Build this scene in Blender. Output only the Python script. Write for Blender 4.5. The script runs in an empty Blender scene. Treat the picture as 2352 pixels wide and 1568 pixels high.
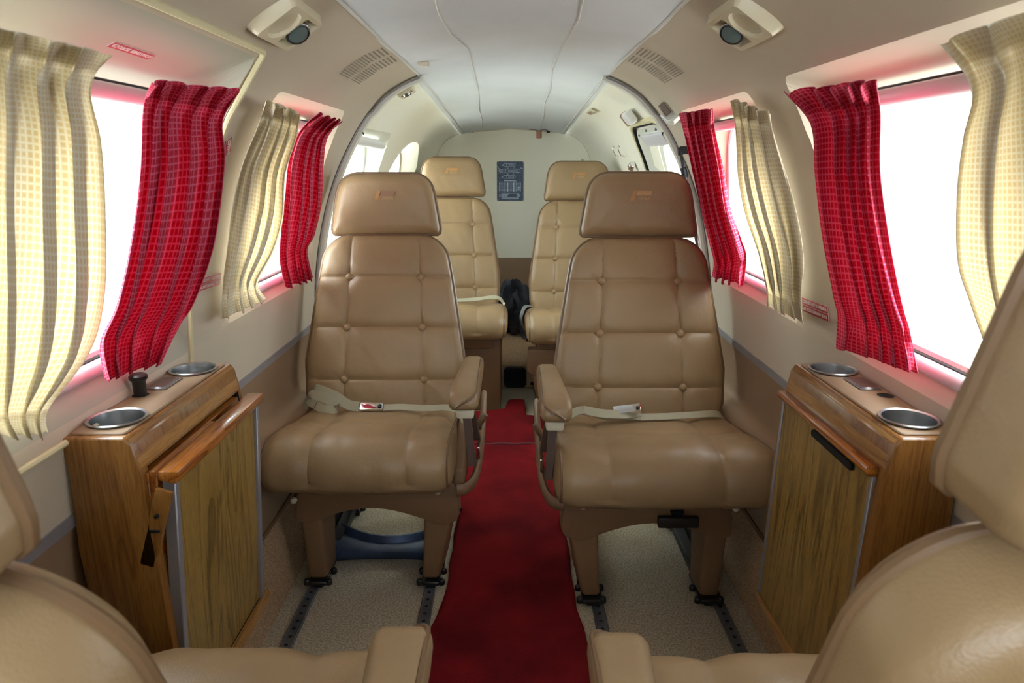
import bpy, bmesh, math, random
import numpy as np
from mathutils import Vector, Matrix
random.seed(5)
PI=math.pi
C=bpy.context.scene.collection
# ---------------- camera model (metres; x right, y aft, z up) ----------------
F=1600.; TH=math.atan(409/F); YAW=math.atan(2/F*math.cos(TH)); HC=1.06
cT,sT=math.cos(TH),math.sin(TH)
def ray(x,y):
    u=(x-1176)/F; v=(y-784)/F
    X=u; Y=cT-v*sT; Z=-sT-v*cT
    cy,sy=math.cos(YAW),math.sin(YAW)
    return (X*cy-Y*sy, X*sy+Y*cy, Z)
def at(x,y,Y=None,Z=None,X=None,pl=None):
    d=ray(x,y)
    if pl: # plane through (x0,z0),(x1,z1) parallel to the cabin axis
        (x0,z0),(x1,z1)=pl; k=(x1-x0)/(z1-z0)
        t=(x0+k*(HC-z0))/(d[0]-k*d[2])
    else: t=Y/d[1] if Y is not None else ((Z-HC)/d[2] if Z is not None else X/d[0])
    return Vector((d[0]*t,d[1]*t,HC+d[2]*t))
# cabin cross-section
SEC=[(.57,-.005),(.585,.1),(.60,.19),(.595,.30),(.60,.345),(.615,.372),(.648,.392),(.658,.43),(.655,.50),(.648,.55),(.645,.62),(.638,.70),(.625,.78),(.608,.86),(.585,.94),(.555,1.02),(.515,1.10),(.465,1.18),(.40,1.255),(.34,1.295),(.284,1.318),(0,1.346)]
def warp(x,z,Y):
    t=max(0,(Y-2.26)/1.97)
    s=1-.15*t**1.1*min(1,max(0,(1.318-z)/.25))
    return x*s, z-.085*t*max(0,(z-.9)/.42)
def Wx(z,Y):
    pts=[warp(x,zz,Y) for x,zz in SEC]
    for (x0,z0),(x1,z1) in zip(pts,pts[1:]):
        if z0<=z<=z1: return x0+(x1-x0)*(z-z0)/(z1-z0)
    return 0 if z>1 else .57
def W(px,py):
    d=ray(px,py); t=.2
    while t<7:
        X,Y,Z=d[0]*t,d[1]*t,HC+d[2]*t
        if Z>1.346 or abs(X)>=Wx(Z,Y): return Vector((X,Y,Z))
        t+=.002
    return Vector((X,Y,Z))
# ---------------- materials ----------------
def srgb(r,g,b):
    f=lambda c:((c/255+.055)/1.055)**2.4 if c>10 else c/255/12.92
    return (f(r),f(g),f(b),1)
def newmat(name):
    m=bpy.data.materials.new(name); m.use_nodes=True
    nt=m.node_tree; p=nt.nodes['Principled BSDF']; return m,nt,p
def mat(name,col,rough=.5,metal=0,var=None,bumps=(),coat=0,spec=None,stretch=None,rv=0):
    m,nt,p=newmat(name); N=nt.nodes; L=nt.links
    p.inputs['Base Color'].default_value=col; p.inputs['Roughness'].default_value=rough; p.inputs['Metallic'].default_value=metal
    if coat: p.inputs['Coat Weight'].default_value=coat; p.inputs['Coat Roughness'].default_value=.12
    if spec is not None: p.inputs['Specular IOR Level'].default_value=spec
    tc=N.new('ShaderNodeTexCoord'); src=tc.outputs['Object']
    if stretch:
        mp=N.new('ShaderNodeMapping'); mp.inputs['Scale'].default_value=stretch; L.new(src,mp.inputs[0]); src=mp.outputs[0]
    if var:
        sc,c2,lo,hi=var
        n=N.new('ShaderNodeTexNoise'); n.inputs['Scale'].default_value=sc; n.inputs['Detail'].default_value=5; L.new(src,n.inputs['Vector'])
        r=N.new('ShaderNodeValToRGB'); r.color_ramp.elements[0].position=lo; r.color_ramp.elements[1].position=hi
        r.color_ramp.elements[0].color=col; r.color_ramp.elements[1].color=c2
        L.new(n.outputs['Fac'],r.inputs['Fac']); L.new(r.outputs['Color'],p.inputs['Base Color'])
    if rv:
        n=N.new('ShaderNodeTexNoise'); n.inputs['Scale'].default_value=9; n.inputs['Detail'].default_value=4; L.new(src,n.inputs['Vector'])
        mr=N.new('ShaderNodeMapRange'); mr.inputs['To Min'].default_value=rough-rv; mr.inputs['To Max'].default_value=rough+rv
        L.new(n.outputs['Fac'],mr.inputs['Value']); L.new(mr.outputs[0],p.inputs['Roughness'])
    prev=None
    for kind,sc,st,dist in bumps:
        t=N.new('ShaderNodeTexNoise' if kind=='n' else 'ShaderNodeTexVoronoi'); t.inputs['Scale'].default_value=sc; L.new(src,t.inputs['Vector'])
        if kind=='n': t.inputs['Detail'].default_value=4
        b=N.new('ShaderNodeBump'); b.inputs['Strength'].default_value=st; b.inputs['Distance'].default_value=dist
        L.new(t.outputs['Fac' if kind=='n' else 'Distance'],b.inputs['Height'])
        if prev: L.new(prev.outputs[0],b.inputs['Normal'])
        prev=b
    if prev: L.new(prev.outputs[0],p.inputs['Normal'])
    return m
def wood(name,c1,c2,c3,grain,rough=.3,coat=.3,axis='Z',off=0):
    m,nt,p=newmat(name); N=nt.nodes; L=nt.links
    tc=N.new('ShaderNodeTexCoord'); mp=N.new('ShaderNodeMapping'); L.new(tc.outputs['Object'],mp.inputs[0])
    mp.inputs['Location'].default_value=(off,off*.7,off*1.3)
    mp.inputs['Scale'].default_value={'Z':(1,1,.07),'Y':(1,.06,1)}[axis]
    n=N.new('ShaderNodeTexNoise'); n.inputs['Scale'].default_value=grain*.35; n.inputs['Detail'].default_value=3; n.inputs['Distortion'].default_value=.6; L.new(mp.outputs[0],n.inputs['Vector'])
    mu=N.new('ShaderNodeMath'); mu.operation='MULTIPLY'; mu.inputs[1].default_value=9; L.new(n.outputs['Fac'],mu.inputs[0])
    fr=N.new('ShaderNodeMath'); fr.operation='FRACT'; L.new(mu.outputs[0],fr.inputs[0])
    r=N.new('ShaderNodeValToRGB'); e=r.color_ramp.elements; e[0].position=0; e[0].color=c1; e[1].position=1; e[1].color=c3
    x=e.new(.55); x.color=c2; L.new(fr.outputs[0],r.inputs['Fac'])
    n2=N.new('ShaderNodeTexNoise'); n2.inputs['Scale'].default_value=grain*14; n2.inputs['Detail'].default_value=2; L.new(mp.outputs[0],n2.inputs['Vector'])
    r2=N.new('ShaderNodeValToRGB'); r2.color_ramp.elements[0].position=.38; r2.color_ramp.elements[1].position=.52; r2.color_ramp.elements[0].color=(.76,.72,.68,1); r2.color_ramp.elements[1].color=(1,1,1,1)
    L.new(n2.outputs['Fac'],r2.inputs['Fac'])
    mx=N.new('ShaderNodeMix'); mx.data_type='RGBA'; mx.blend_type='MULTIPLY'; mx.inputs['Factor'].default_value=1
    L.new(r.outputs['Color'],mx.inputs['A']); L.new(r2.outputs['Color'],mx.inputs['B']); L.new(mx.outputs['Result'],p.inputs['Base Color'])
    p.inputs['Roughness'].default_value=rough; p.inputs['Coat Weight'].default_value=coat; p.inputs['Coat Roughness'].default_value=.15
    return m
def cloth(name,base,line,dot,cell,trans):
    """woven grid: thin pale lines around darker little squares, read from the UVs in metres"""
    m,nt,p=newmat(name); N=nt.nodes; L=nt.links
    uv=N.new('ShaderNodeUVMap'); sp=N.new('ShaderNodeSeparateXYZ'); L.new(uv.outputs[0],sp.inputs[0])
    def M(op,a,b=None,c=None):
        n=N.new('ShaderNodeMath'); n.operation=op
        for i,v in enumerate((a,b,c)):
            if v is None: continue
            if isinstance(v,(int,float)): n.inputs[i].default_value=v
            else: L.new(v,n.inputs[i])
        return n.outputs[0]
    def tri(o,k): return M('ABSOLUTE',M('SUBTRACT',M('FRACT',M('MULTIPLY',o,1/k)),.5))
    fx=tri(sp.outputs[0],cell); fy=tri(sp.outputs[1],cell*1.15)
    mx_=M('MAXIMUM',fx,fy); lines=M('GREATER_THAN',mx_,.425); dots=M('LESS_THAN',mx_,.30)
    def mix(f,a,b):
        n=N.new('ShaderNodeMix'); n.data_type='RGBA'; L.new(f,n.inputs['Factor'])
        for k,v in (('A',a),('B',b)):
            if isinstance(v,tuple): n.inputs[k].default_value=v
            else: L.new(v,n.inputs[k])
        return n.outputs['Result']
    c=mix(lines,mix(dots,base,dot),line)
    p.inputs['Roughness'].default_value=.85; p.inputs['Specular IOR Level'].default_value=.15; L.new(c,p.inputs['Base Color'])
    tr=N.new('ShaderNodeBsdfTranslucent'); L.new(c,tr.inputs['Color'])
    ms=N.new('ShaderNodeMixShader'); ms.inputs[0].default_value=trans
    b=N.new('ShaderNodeBump'); b.inputs['Strength'].default_value=.5; b.inputs['Distance'].default_value=.0006; L.new(lines,b.inputs['Height']); L.new(b.outputs[0],p.inputs['Normal'])
    out=N['Material Output']; L.new(p.outputs[0],ms.inputs[1]); L.new(tr.outputs[0],ms.inputs[2]); L.new(ms.outputs[0],out.inputs[0])
    return m
def glassm(name,tint,gl=.05):
    m=bpy.data.materials.new(name); m.use_nodes=True; nt=m.node_tree; N=nt.nodes; L=nt.links
    for n in list(N): N.remove(n)
    o=N.new('ShaderNodeOutputMaterial'); t=N.new('ShaderNodeBsdfTransparent'); g=N.new('ShaderNodeBsdfGlossy'); g.inputs['Roughness'].default_value=.05
    t.inputs[0].default_value=tint; ms=N.new('ShaderNodeMixShader'); ms.inputs[0].default_value=gl
    L.new(t.outputs[0],ms.inputs[1]); L.new(g.outputs[0],ms.inputs[2]); L.new(ms.outputs[0],o.inputs[0]); return m
LEA=srgb(152,126,92)
M_leather=mat('leather',LEA,.42,var=(5,srgb(139,113,81),.35,.75),bumps=(('v',420,.22,.0010),('n',38,.35,.0024),('n',11,.25,.004)),rv=.07)
M_leather2=mat('leather_button',srgb(148,120,86),.36,bumps=(('v',520,.08,.0008),))
M_pipe=mat('leather_piping',srgb(112,86,60),.4)
M_basevinyl=mat('vinyl_base',srgb(122,93,66),.5,var=(4,srgb(110,82,57),.4,.7),bumps=(('v',700,.10,.0006),))
M_wallvinyl=mat('vinyl_wall',srgb(152,126,100),.42,var=(3,srgb(142,116,90),.35,.7),bumps=(('v',800,.07,.0006),))
M_ceilfab=mat('headliner_white',srgb(222,227,230),.62,var=(3,srgb(208,214,218),.35,.75),bumps=(('n',420,.22,.0008),('n',5,.3,.006)),stretch=(1,1,1))
M_wallfab=mat('headliner_cream',srgb(196,185,166),.6,var=(2.5,srgb(187,175,155),.35,.75),bumps=(('n',500,.15,.0006),('n',4,.3,.006)))
M_aftfab=mat('headliner_aft',srgb(240,238,222),.6,var=(2.5,srgb(234,230,210),.35,.75),bumps=(('n',500,.10,.0005),('n',4,.3,.006)))
M_hatch=mat('hatch_paint',srgb(172,170,154),.5,bumps=(('n',300,.06,.0004),))
M_sidecarpet=mat('side_carpet',srgb(208,178,144),.95,var=(260,srgb(170,138,106),.38,.62),bumps=(('n',480,.9,.003),),spec=.1)
M_floorcarpet=mat('floor_carpet',srgb(204,194,172),.97,var=(210,srgb(164,150,126),.38,.62),bumps=(('n',420,.9,.003),),spec=.1)
def redcarpet():
    m=mat('red_carpet',srgb(152,24,31),.95,var=(5,srgb(98,8,20),.40,.66),bumps=(('n',1300,1.0,.004),('n',16,.5,.006)),spec=.12)
    p=m.node_tree.nodes['Principled BSDF']; p.inputs['Sheen Weight'].default_value=.25; p.inputs['Sheen Roughness'].default_value=.5; p.inputs['Sheen Tint'].default_value=(.9,.1,.12,1); return m
M_red=redcarpet()
M_redhem=mat('red_hem',srgb(96,18,32),.7)
M_oak=wood('oak_varnish',srgb(134,88,40),srgb(148,102,48),srgb(120,76,32),26,.32,.35,'Z')
M_oakY=wood('oak_varnish_y',srgb(152,106,52),srgb(174,128,70),srgb(126,82,36),26,.3,.4,'Y',3)
M_oakO=wood('oak_orange',srgb(164,96,34),srgb(182,116,48),srgb(130,68,20),30,.25,.5,'Y',7)
M_lam=wood('teak_laminate',srgb(142,110,52),srgb(160,128,66),srgb(110,84,40),34,.38,.1,'Z',5)
M_alu=mat('aluminium',srgb(168,168,176),.35,1,bumps=(('n',300,.05,.0003),))
M_rail=mat('anodised_rail',srgb(158,158,164),.4,.5)
M_cup=mat('spun_aluminium',srgb(178,182,184),.3,1,bumps=(('n',60,.2,.001),))
M_chrome=mat('chrome',srgb(225,225,228),.12,1)
M_black=mat('black_plastic',srgb(22,22,22),.35)
M_dark=mat('dark_steel',srgb(48,50,56),.45,.6)
M_blue=mat('blue_steel',srgb(86,104,136),.38,.5,var=(8,srgb(70,84,112),.4,.6))  # bluish base colour with darker blotches, for the cross brace
M_track=mat('track_metal',srgb(112,112,114),.4,.45,var=(12,srgb(88,88,92),.4,.6))
M_hole=mat('dark_hole',srgb(14,13,12),.9)
M_post=mat('post_metal',srgb(126,112,104),.38,.5)
M_cream=mat('cream_plastic',srgb(205,197,172),.4)
M_lamph=mat('lamp_housing',srgb(206,196,168),.38,bumps=(('n',500,.05,.0003),))
M_bead=mat('cream_seal',srgb(205,196,158),.5)
M_ringm=mat('ring_trim',srgb(214,214,206),.4)
M_whitep=mat('white_plastic',srgb(222,222,220),.35)
M_rod=mat('white_rod',srgb(208,208,214),.35)
M_greyf=mat('door_paint',srgb(206,208,196),.45,bumps=(('n',300,.05,.0004),))
M_belt=mat('belt_webbing',srgb(160,154,130),.75,bumps=(('n',900,.4,.0008),))
M_belt2=mat('belt_grey',srgb(112,112,110),.7,bumps=(('n',900,.4,.0008),))
M_labelred=mat('label_red',srgb(168,14,34),.4)
M_labelwhite=mat('label_white',srgb(235,225,225),.5)
M_plac=mat('placard_blue',srgb(62,76,98),.5,var=(160,srgb(104,122,148),.5,.72))
M_placw=mat('placard_print',srgb(190,206,226),.5)
M_print=mat('faint_print',srgb(140,134,120),.6)
M_logo1=mat('logo_orange',srgb(176,128,76),.5)
M_logo2=mat('logo_tan',srgb(184,146,98),.5)
M_logo3=mat('logo_faded',srgb(146,108,84),.5)
M_ash=mat('ashtray_plum',srgb(92,64,60),.35,.3)
M_lens=mat('lamp_lens',srgb(84,98,98),.08,0,spec=.8)
M_bag=mat('black_cloth',srgb(34,38,50),.6,bumps=(('n',40,.6,.006),))
M_strut=mat('grey_strut',srgb(108,104,102),.35,.6)
M_glass=glassm('window_glass',(.96,.98,.97,1)); M_glassg=glassm('aft_glass',(.88,.95,.93,1),.06)
M_curR=cloth('curtain_red',srgb(216,60,92),srgb(216,112,140),srgb(192,38,64),.0100,.27)
M_curC=cloth('curtain_cream',srgb(240,232,210),srgb(244,240,228),srgb(230,216,184),.0082,.40)
# ---------------- mesh helpers ----------------
class MB:
    def __init__(s): s.v=[]; s.f=[]; s.m=[]; s.uv=None
    def add(s,v,f,mi=0):
        o=len(s.v); s.v+= [tuple(p) for p in v]; s.f+=[tuple(i+o for i in q) for q in f]; s.m+=[mi]*len(f); return s
    def box(s,c,d,mi=0,R=None):
        P=[]
        for z in (-.5,.5):
            for y in (-.5,.5):
                for x in (-.5,.5):
                    p=Vector((x*d[0],y*d[1],z*d[2]))
                    if R: p=R@p
                    P.append(Vector(c)+p)
        return s.add(P,[(0,2,3,1),(4,5,7,6),(0,1,5,4),(2,6,7,3),(0,4,6,2),(1,3,7,5)],mi)
    def tube(s,pts,r,n=10,closed=False,mi=0,flat=1.0,up=None):
        pts=[Vector(p) for p in pts]; N=len(pts); rings=[]
        ref=Vector(up) if up else None
        nrm=None
        for i,p in enumerate(pts):
            a=pts[(i-1)%N] if (closed or i>0) else p; b=pts[(i+1)%N] if (closed or i<N-1) else p
            t=(b-a).normalized()
            if ref: nrm=(ref-t*ref.dot(t)).normalized()
            elif nrm is None:
                h=Vector((0,0,1)) if abs(t.z)<.9 else Vector((1,0,0)); nrm=(h-t*h.dot(t)).normalized()
            else: nrm=(nrm-t*nrm.dot(t)).normalized()
            bi=t.cross(nrm); rr=r[i] if isinstance(r,(list,tuple)) else r
            rings.append([p+nrm*math.cos(2*PI*k/n)*rr*flat+bi*math.sin(2*PI*k/n)*rr for k in range(n)])
        V=[q for R in rings for q in R]; Fc=[]
        for i in range(N if closed else N-1):
            j=(i+1)%N
            for k in range(n): Fc.append((i*n+k,i*n+(k+1)%n,j*n+(k+1)%n,j*n+k))
        if not closed: Fc.append(tuple(range(n-1,-1,-1))); Fc.append(tuple((N-1)*n+k for k in range(n)))
        return s.add(V,Fc,mi)
    def lathe(s,prof,o=(0,0,0),R=None,n=24,mi=0,sx=1):
        V=[];Fc=[];m=len(prof)
        for k in range(n):
            a=2*PI*k/n
            for r,z in prof:
                p=Vector((r*math.cos(a)*sx,r*math.sin(a),z)); p=R@p if R else p; V.append(Vector(o)+p)
        for k in range(n):
            for i in range(m-1):
                Fc.append((k*m+i,((k+1)%n)*m+i,((k+1)%n)*m+i+1,k*m+i+1))
        return s.add(V,Fc,mi)
    def grid(s,P,mi=0,flip=False):
        nr=len(P);nc=len(P[0]);Fc=[]
        for i in range(nr-1):
            for j in range(nc-1):
                q=(i*nc+j,i*nc+j+1,(i+1)*nc+j+1,(i+1)*nc+j); Fc.append(q[::-1] if flip else q)
        return s.add([p for r in P for p in r],Fc,mi)
    def prism(s,poly,a,b,axis='y',mi=0):
        n=len(poly)
        def mk(p,c): return {'y':(p[0],c,p[1]),'x':(c,p[0],p[1]),'z':(p[0],p[1],c)}[axis]
        V=[mk(p,a) for p in poly]+[mk(p,b) for p in poly]
        Fc=[tuple(range(n)),tuple(range(2*n-1,n-1,-1))]+[(i,i+n,(i+1)%n+n,(i+1)%n) for i in range(n)]
        return s.add(V,Fc,mi)
    def ribbon(s,pts,wd,w,th,mi=0):
        pts=[Vector(p) for p in pts]; N=len(pts); V=[]
        for i,p in enumerate(pts):
            t=(pts[min(i+1,N-1)]-pts[max(i-1,0)]).normalized()
            wv=Vector(wd[i] if isinstance(wd,list) else wd); wv=(wv-t*wv.dot(t)).normalized(); nn=t.cross(wv)
            for a,b in ((-1,-1),(1,-1),(1,1),(-1,1)): V.append(p+wv*a*w/2+nn*b*th/2)
        Fc=[(3,2,1,0),tuple(4*(N-1)+k for k in range(4))]
        for i in range(N-1):
            for k in range(4): Fc.append((4*i+k,4*i+(k+1)%4,4*i+4+(k+1)%4,4*i+4+k))
        return s.add(V,Fc,mi)
    def bevel(s,r,seg=3,ang=30,frm=0):
        bm=bmesh.new(); vs=[bm.verts.new(p) for p in s.v]
        for q,m in zip(s.f,s.m):
            try: f=bm.faces.new([vs[i] for i in q]); f.material_index=m
            except ValueError: pass
        bmesh.ops.recalc_face_normals(bm,faces=bm.faces)
        E=[e for e in bm.edges if len(e.link_faces)==2 and e.calc_face_angle(0)>math.radians(ang)]
        bmesh.ops.bevel(bm,geom=E,offset=r,segments=seg,profile=.5,affect='EDGES',clamp_overlap=True)
        bm.verts.index_update(); s.v=[tuple(v.co) for v in bm.verts]; s.f=[tuple(v.index for v in f.verts) for f in bm.faces]; s.m=[f.material_index for f in bm.faces]
        bm.free(); return s
    def xf(s,M): s.v=[tuple(M@Vector(p)) for p in s.v]; return s
    def mesh(s,name,mats,mir=1,ang=38,recalc=True,merge=False):
        me=bpy.data.meshes.new(name)
        V=[(p[0]*mir,p[1],p[2]) for p in s.v]; Fc=[q[::-1] for q in s.f] if mir<0 else s.f
        me.from_pydata(V,[],Fc)
        for m in (mats if isinstance(mats,(list,tuple)) else [mats]): me.materials.append(m)
        me.polygons.foreach_set('material_index',s.m)
        if s.uv is not None:
            ul=me.uv_layers.new(name='UVMap'); 
            for l in me.loops: ul.data[l.index].uv=s.uv[l.vertex_index]
        if recalc:
            bm=bmesh.new(); bm.from_mesh(me)
            if merge: bmesh.ops.remove_doubles(bm,verts=bm.verts,dist=1e-5)
            bmesh.ops.recalc_face_normals(bm,faces=bm.faces); bm.to_mesh(me); bm.free()
        me.polygons.foreach_set('use_smooth',[True]*len(me.polygons))
        me.set_sharp_from_angle(angle=math.radians(ang)); me.update()
        return me
    def build(s,name,mats,parent=None,mir=1,ang=38,recalc=True):
        o=bpy.data.objects.new(name,s.mesh(name,mats,mir,ang,recalc)); C.objects.link(o)
        if parent: o.parent=parent
        return o
def thing(name,label,cat,loc=(0,0,0),rz=0,group=None):
    o=bpy.data.objects.new(name,None); C.objects.link(o); o.location=loc; o.rotation_euler=(0,0,rz); o.empty_display_size=.05
    return tag(o,label,cat,group)
def tag(o,label,cat,group=None):
    o['label']=label; o['category']=cat
    if group: o['group']=group
    return o
def struct(o,label=None):
    o['kind']='structure'
    if label: o['label']=label
    return o
def boolean(o,cuts):
    for cm in cuts:
        bpy.context.view_layer.update(); c=bpy.data.objects.new('cut',cm); C.objects.link(c); c.matrix_world=o.matrix_world
        md=o.modifiers.new('b','BOOLEAN'); md.object=c; md.operation='DIFFERENCE'; md.solver='EXACT'; md.use_self=True; md.material_mode='TRANSFER'
        bpy.context.view_layer.update()
        me=bpy.data.meshes.new_from_object(o.evaluated_get(bpy.context.evaluated_depsgraph_get()))
        o.modifiers.clear(); old=o.data; o.data=me; bpy.data.meshes.remove(old); bpy.data.objects.remove(c)
    o.data.polygons.foreach_set('use_smooth',[True]*len(o.data.polygons))
    o.data.set_sharp_from_angle(angle=math.radians(30)); return o
def rr(w,h,r,n=5,cx=0,cy=0):
    P=[]
    for sx,sy,a in ((1,1,0),(-1,1,90),(-1,-1,180),(1,-1,270)):
        for k in range(n+1):
            t=math.radians(a+90*k/n); P.append((cx+sx*(w/2-r)+r*math.cos(t),cy+sy*(h/2-r)+r*math.sin(t)))
    return P
def cat(P,n,closed=False):
    P=[Vector(p) for p in P]; N=len(P); out=[]
    for i in range(N if closed else N-1):
        g=(lambda k:P[k%N]) if closed else (lambda k:P[max(0,min(N-1,k))])
        p0,p1,p2,p3=g(i-1),g(i),g(i+1),g(i+2)
        for k in range(n):
            t=k/n; out.append(.5*((2*p1)+(p2-p0)*t+(2*p0-5*p1+4*p2-p3)*t*t+(3*p1-p0-3*p2+p3)*t**3))
    if not closed: out.append(P[-1])
    return out
def textmesh(txt,size,M,extr=.0004,sx=1,align='CENTER',shear=0):
    cu=bpy.data.curves.new('t','FONT'); cu.body=txt; cu.size=size; cu.extrude=extr; cu.align_x=align; cu.align_y='CENTER'; cu.resolution_u=3; cu.shear=shear
    o=bpy.data.objects.new('t',cu); C.objects.link(o); bpy.context.view_layer.update()
    me=bpy.data.meshes.new_from_object(o.evaluated_get(bpy.context.evaluated_depsgraph_get()))
    mb=MB(); mb.add([M@Vector((v.co.x*sx,v.co.y,v.co.z)) for v in me.vertices],[tuple(p.vertices) for p in me.polygons])
    bpy.data.objects.remove(o); bpy.data.meshes.remove(me); return mb
def frame(o,r,u):
    r=Vector(r).normalized(); u=Vector(u); u=(u-r*u.dot(r)).normalized(); n=r.cross(u)
    return Matrix(((r.x,u.x,n.x,o[0]),(r.y,u.y,n.y,o[1]),(r.z,u.z,n.z,o[2]),(0,0,0,1)))
def lerp(a,b,t): return a+(b-a)*t
def interp(tab,v):
    if v<=tab[0][0]: return tab[0][1]
    for (a,x),(b,y) in zip(tab,tab[1:]):
        if v<=b: return x+(y-x)*(v-a)/(b-a)
    return tab[-1][1]

# ---------------- cabin shell ----------------
YF,YR,YB=-.55,2.26,4.23
fine=cat([(x,z,0) for x,z in SEC[:-1]],4)
fine=[(p.x,p.y) for p in fine]
def shell(side,y0,y1,ny,name,mats,inset=0,thick=.16):
    mb=MB(); Ys=[y0+(y1-y0)*i/ny for i in range(ny+1)]
    inner=[];outer=[]
    for Y in Ys:
        a=[];b=[]
        for x,z in fine:
            xx,zz=warp(x,z,Y); a.append((side*(xx+inset),Y,zz))
            k=max(0,min(1,(zz-.9)/.4)); b.append((side*(.80-.30*k*k),Y,zz+.16*k))
        inner.append(a);outer.append(b)
    n=len(fine)
    mb.v=[p for r in inner for p in r]+[p for r in outer for p in r]; o=(ny+1)*n
    def mi(j):
        z=fine[j][1]; return 2 if z<.189 else (1 if z<.549 else 0)
    for i in range(ny):
        for j in range(n-1):
            mb.f.append((i*n+j,(i+1)*n+j,(i+1)*n+j+1,i*n+j+1)); mb.m.append(mi(j))
            mb.f.append((o+i*n+j,o+i*n+j+1,o+(i+1)*n+j+1,o+(i+1)*n+j)); mb.m.append(0)
        for j in (0,n-1):
            mb.f.append((i*n+j,o+i*n+j,o+(i+1)*n+j,(i+1)*n+j)); mb.m.append(0)
    for i in (0,ny):
        for j in range(n-1): mb.f.append((i*n+j,i*n+j+1,o+i*n+j+1,o+i*n+j)); mb.m.append(0)
    return mb.build(name,mats)
def cutter(side,outl,glass,gx,k=.5,cm=None):
    """outl: (Y,z) points on the wall; glass: matching (Y,z) on the glass plane gx(z); ruled reveal between them"""
    A=[Vector((side*(Wx(z,Y)-.0),Y,z)) for Y,z in outl]; B=[Vector((side*gx(z),Y,z)) for Y,z in glass]
    n=len(A); rings=[[a+(a-b)*k for a,b in zip(A,B)],B,[b+Vector((side*.3,0,0)) for b in B]]
    mb=MB(); V=[p for r in rings for p in r]; Fc=[]
    for i in range(2):
        for j in range(n): Fc.append((i*n+j,i*n+(j+1)%n,(i+1)*n+(j+1)%n,(i+1)*n+j))
    Fc.append(tuple(range(n))); Fc.append(tuple(2*n+q for q in range(n)))
    bm=bmesh.new(); mb.add(V,Fc); me=mb.mesh('c',[cm or M_wallfab]); bm.from_mesh(me); bmesh.ops.triangulate(bm,faces=bm.faces); bmesh.ops.recalc_face_normals(bm,faces=bm.faces); bm.to_mesh(me); bm.free()
    return me,B
def quadout(y0t,y1t,zt,y0b,y1b,zb,r=.05,n=6,ne=6):
    """rounded quadrilateral in (Y,z)"""
    c=[Vector((y0b,zb)),Vector((y1b,zb)),Vector((y1t,zt)),Vector((y0t,zt))]; P=[]
    for i in range(4):
        p=c[i]; a=c[i-1]; b=c[(i+1)%4]; da=(a-p).normalized(); db=(b-p).normalized()
        s=p+da*r; e=p+db*r
        for k in range(n+1):
            t=k/n; q=s*(1-t)**2+p*2*t*(1-t)+e*t*t; P.append((q.x,q.y))
        e2=b+(p-b).normalized()*r
        for k in range(1,ne): q=e.lerp(e2,k/ne); P.append((q.x,q.y))
    return P
gF=lambda z:.665-.08*(z-.755)/.41      # front glass plane
gA=lambda z:.665-.10*(z-.76)/.38       # aft glass plane
wl=shell(-1,YF,YR,14,'wall_left',[M_wallfab,M_wallvinyl,M_sidecarpet])
wr=shell(1,YF,YR,14,'wall_right',[M_wallfab,M_wallvinyl,M_sidecarpet])
al=shell(-1,YR,YB+.08,12,'wall_left_aft',[M_aftfab,M_wallvinyl,M_sidecarpet],.012)
ar=shell(1,YR,YB+.08,12,'wall_right_aft',[M_aftfab,M_wallvinyl,M_sidecarpet],.012)
WIN=[]
def window(wall,side,o,g,gx,n,glass,frame_m,label,cm=None):
    me,B=cutter(side,o,g,gx,cm=cm); boolean(wall,[me])
    mb=MB(); c=sum(B,Vector())/len(B); V=[c+(p-c)*1.02+Vector((side*.004,0,0)) for p in B]
    mb.add(V,[tuple(range(len(V)))]); w=mb.build('window_%d'%n,glass,recalc=False); struct(w,label)
    fm=MB(); fm.tube([c+(p-c)*.985+Vector((side*.001,0,0)) for p in B],.007,6,closed=True); fm.build('window_frame',frame_m,w)
    return w
ot=quadout(.62,1.235,1.232,.66,1.322,.700,.02); gt=quadout(.67,1.24,1.168,.70,1.25,.765,.06)
window(wl,-1,ot,gt,gF,1,M_glass,M_whitep,'bright front left cabin window in the emergency hatch between cream and red curtain',M_hatch)
ot2=quadout(.62,1.24,1.200,.66,1.325,.712,.03)
window(wr,1,ot2,gt,gF,2,M_glass,M_whitep,'bright front right cabin window behind red and cream curtains')
ow=quadout(1.42,1.98,1.197,1.50,2.21,.712,.03); gw=quadout(1.47,1.97,1.165,1.52,2.14,.760,.09)
window(wl,-1,ow,gw,gF,3,M_glass,M_whitep,'second left cabin window with cream and red curtain')
window(wr,1,ow,gw,gF,4,M_glass,M_whitep,'second right cabin window with red and cream curtain')
oa=quadout(2.30,2.80,1.178,2.32,3.00,.72,.05); ga=quadout(2.32,2.80,1.135,2.34,2.90,.76,.10)
window(al,-1,oa,ga,gA,5,M_glassg,M_whitep,'pale green tinted left window just aft of the arch trim',M_aftfab)
def oval(cy,cz,a,b,n=40,p=2.3):
    return [(cy+a*math.copysign(abs(math.cos(t))**(2/p),math.cos(t)),cz+b*math.copysign(abs(math.sin(t))**(2/p),math.sin(t))) for t in [2*PI*k/n for k in range(n)]]
window(al,-1,oval(3.36,.95,.33,.21),oval(3.36,.95,.27,.178),lambda z:.640-.10*(z-.8)/.35,6,M_glass,M_whitep,'small oval window at the far left',M_aftfab)
for w_ in (wl,wr,al,ar): struct(w_)
wl['label']='cream left cabin wall with tan vinyl and carpet below'; wr['label']='cream right cabin wall with tan vinyl and carpet below'
al['label']='yellowish cream left wall aft of the arch trim'; ar['label']='yellowish cream right wall aft of the arch trim'
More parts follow.
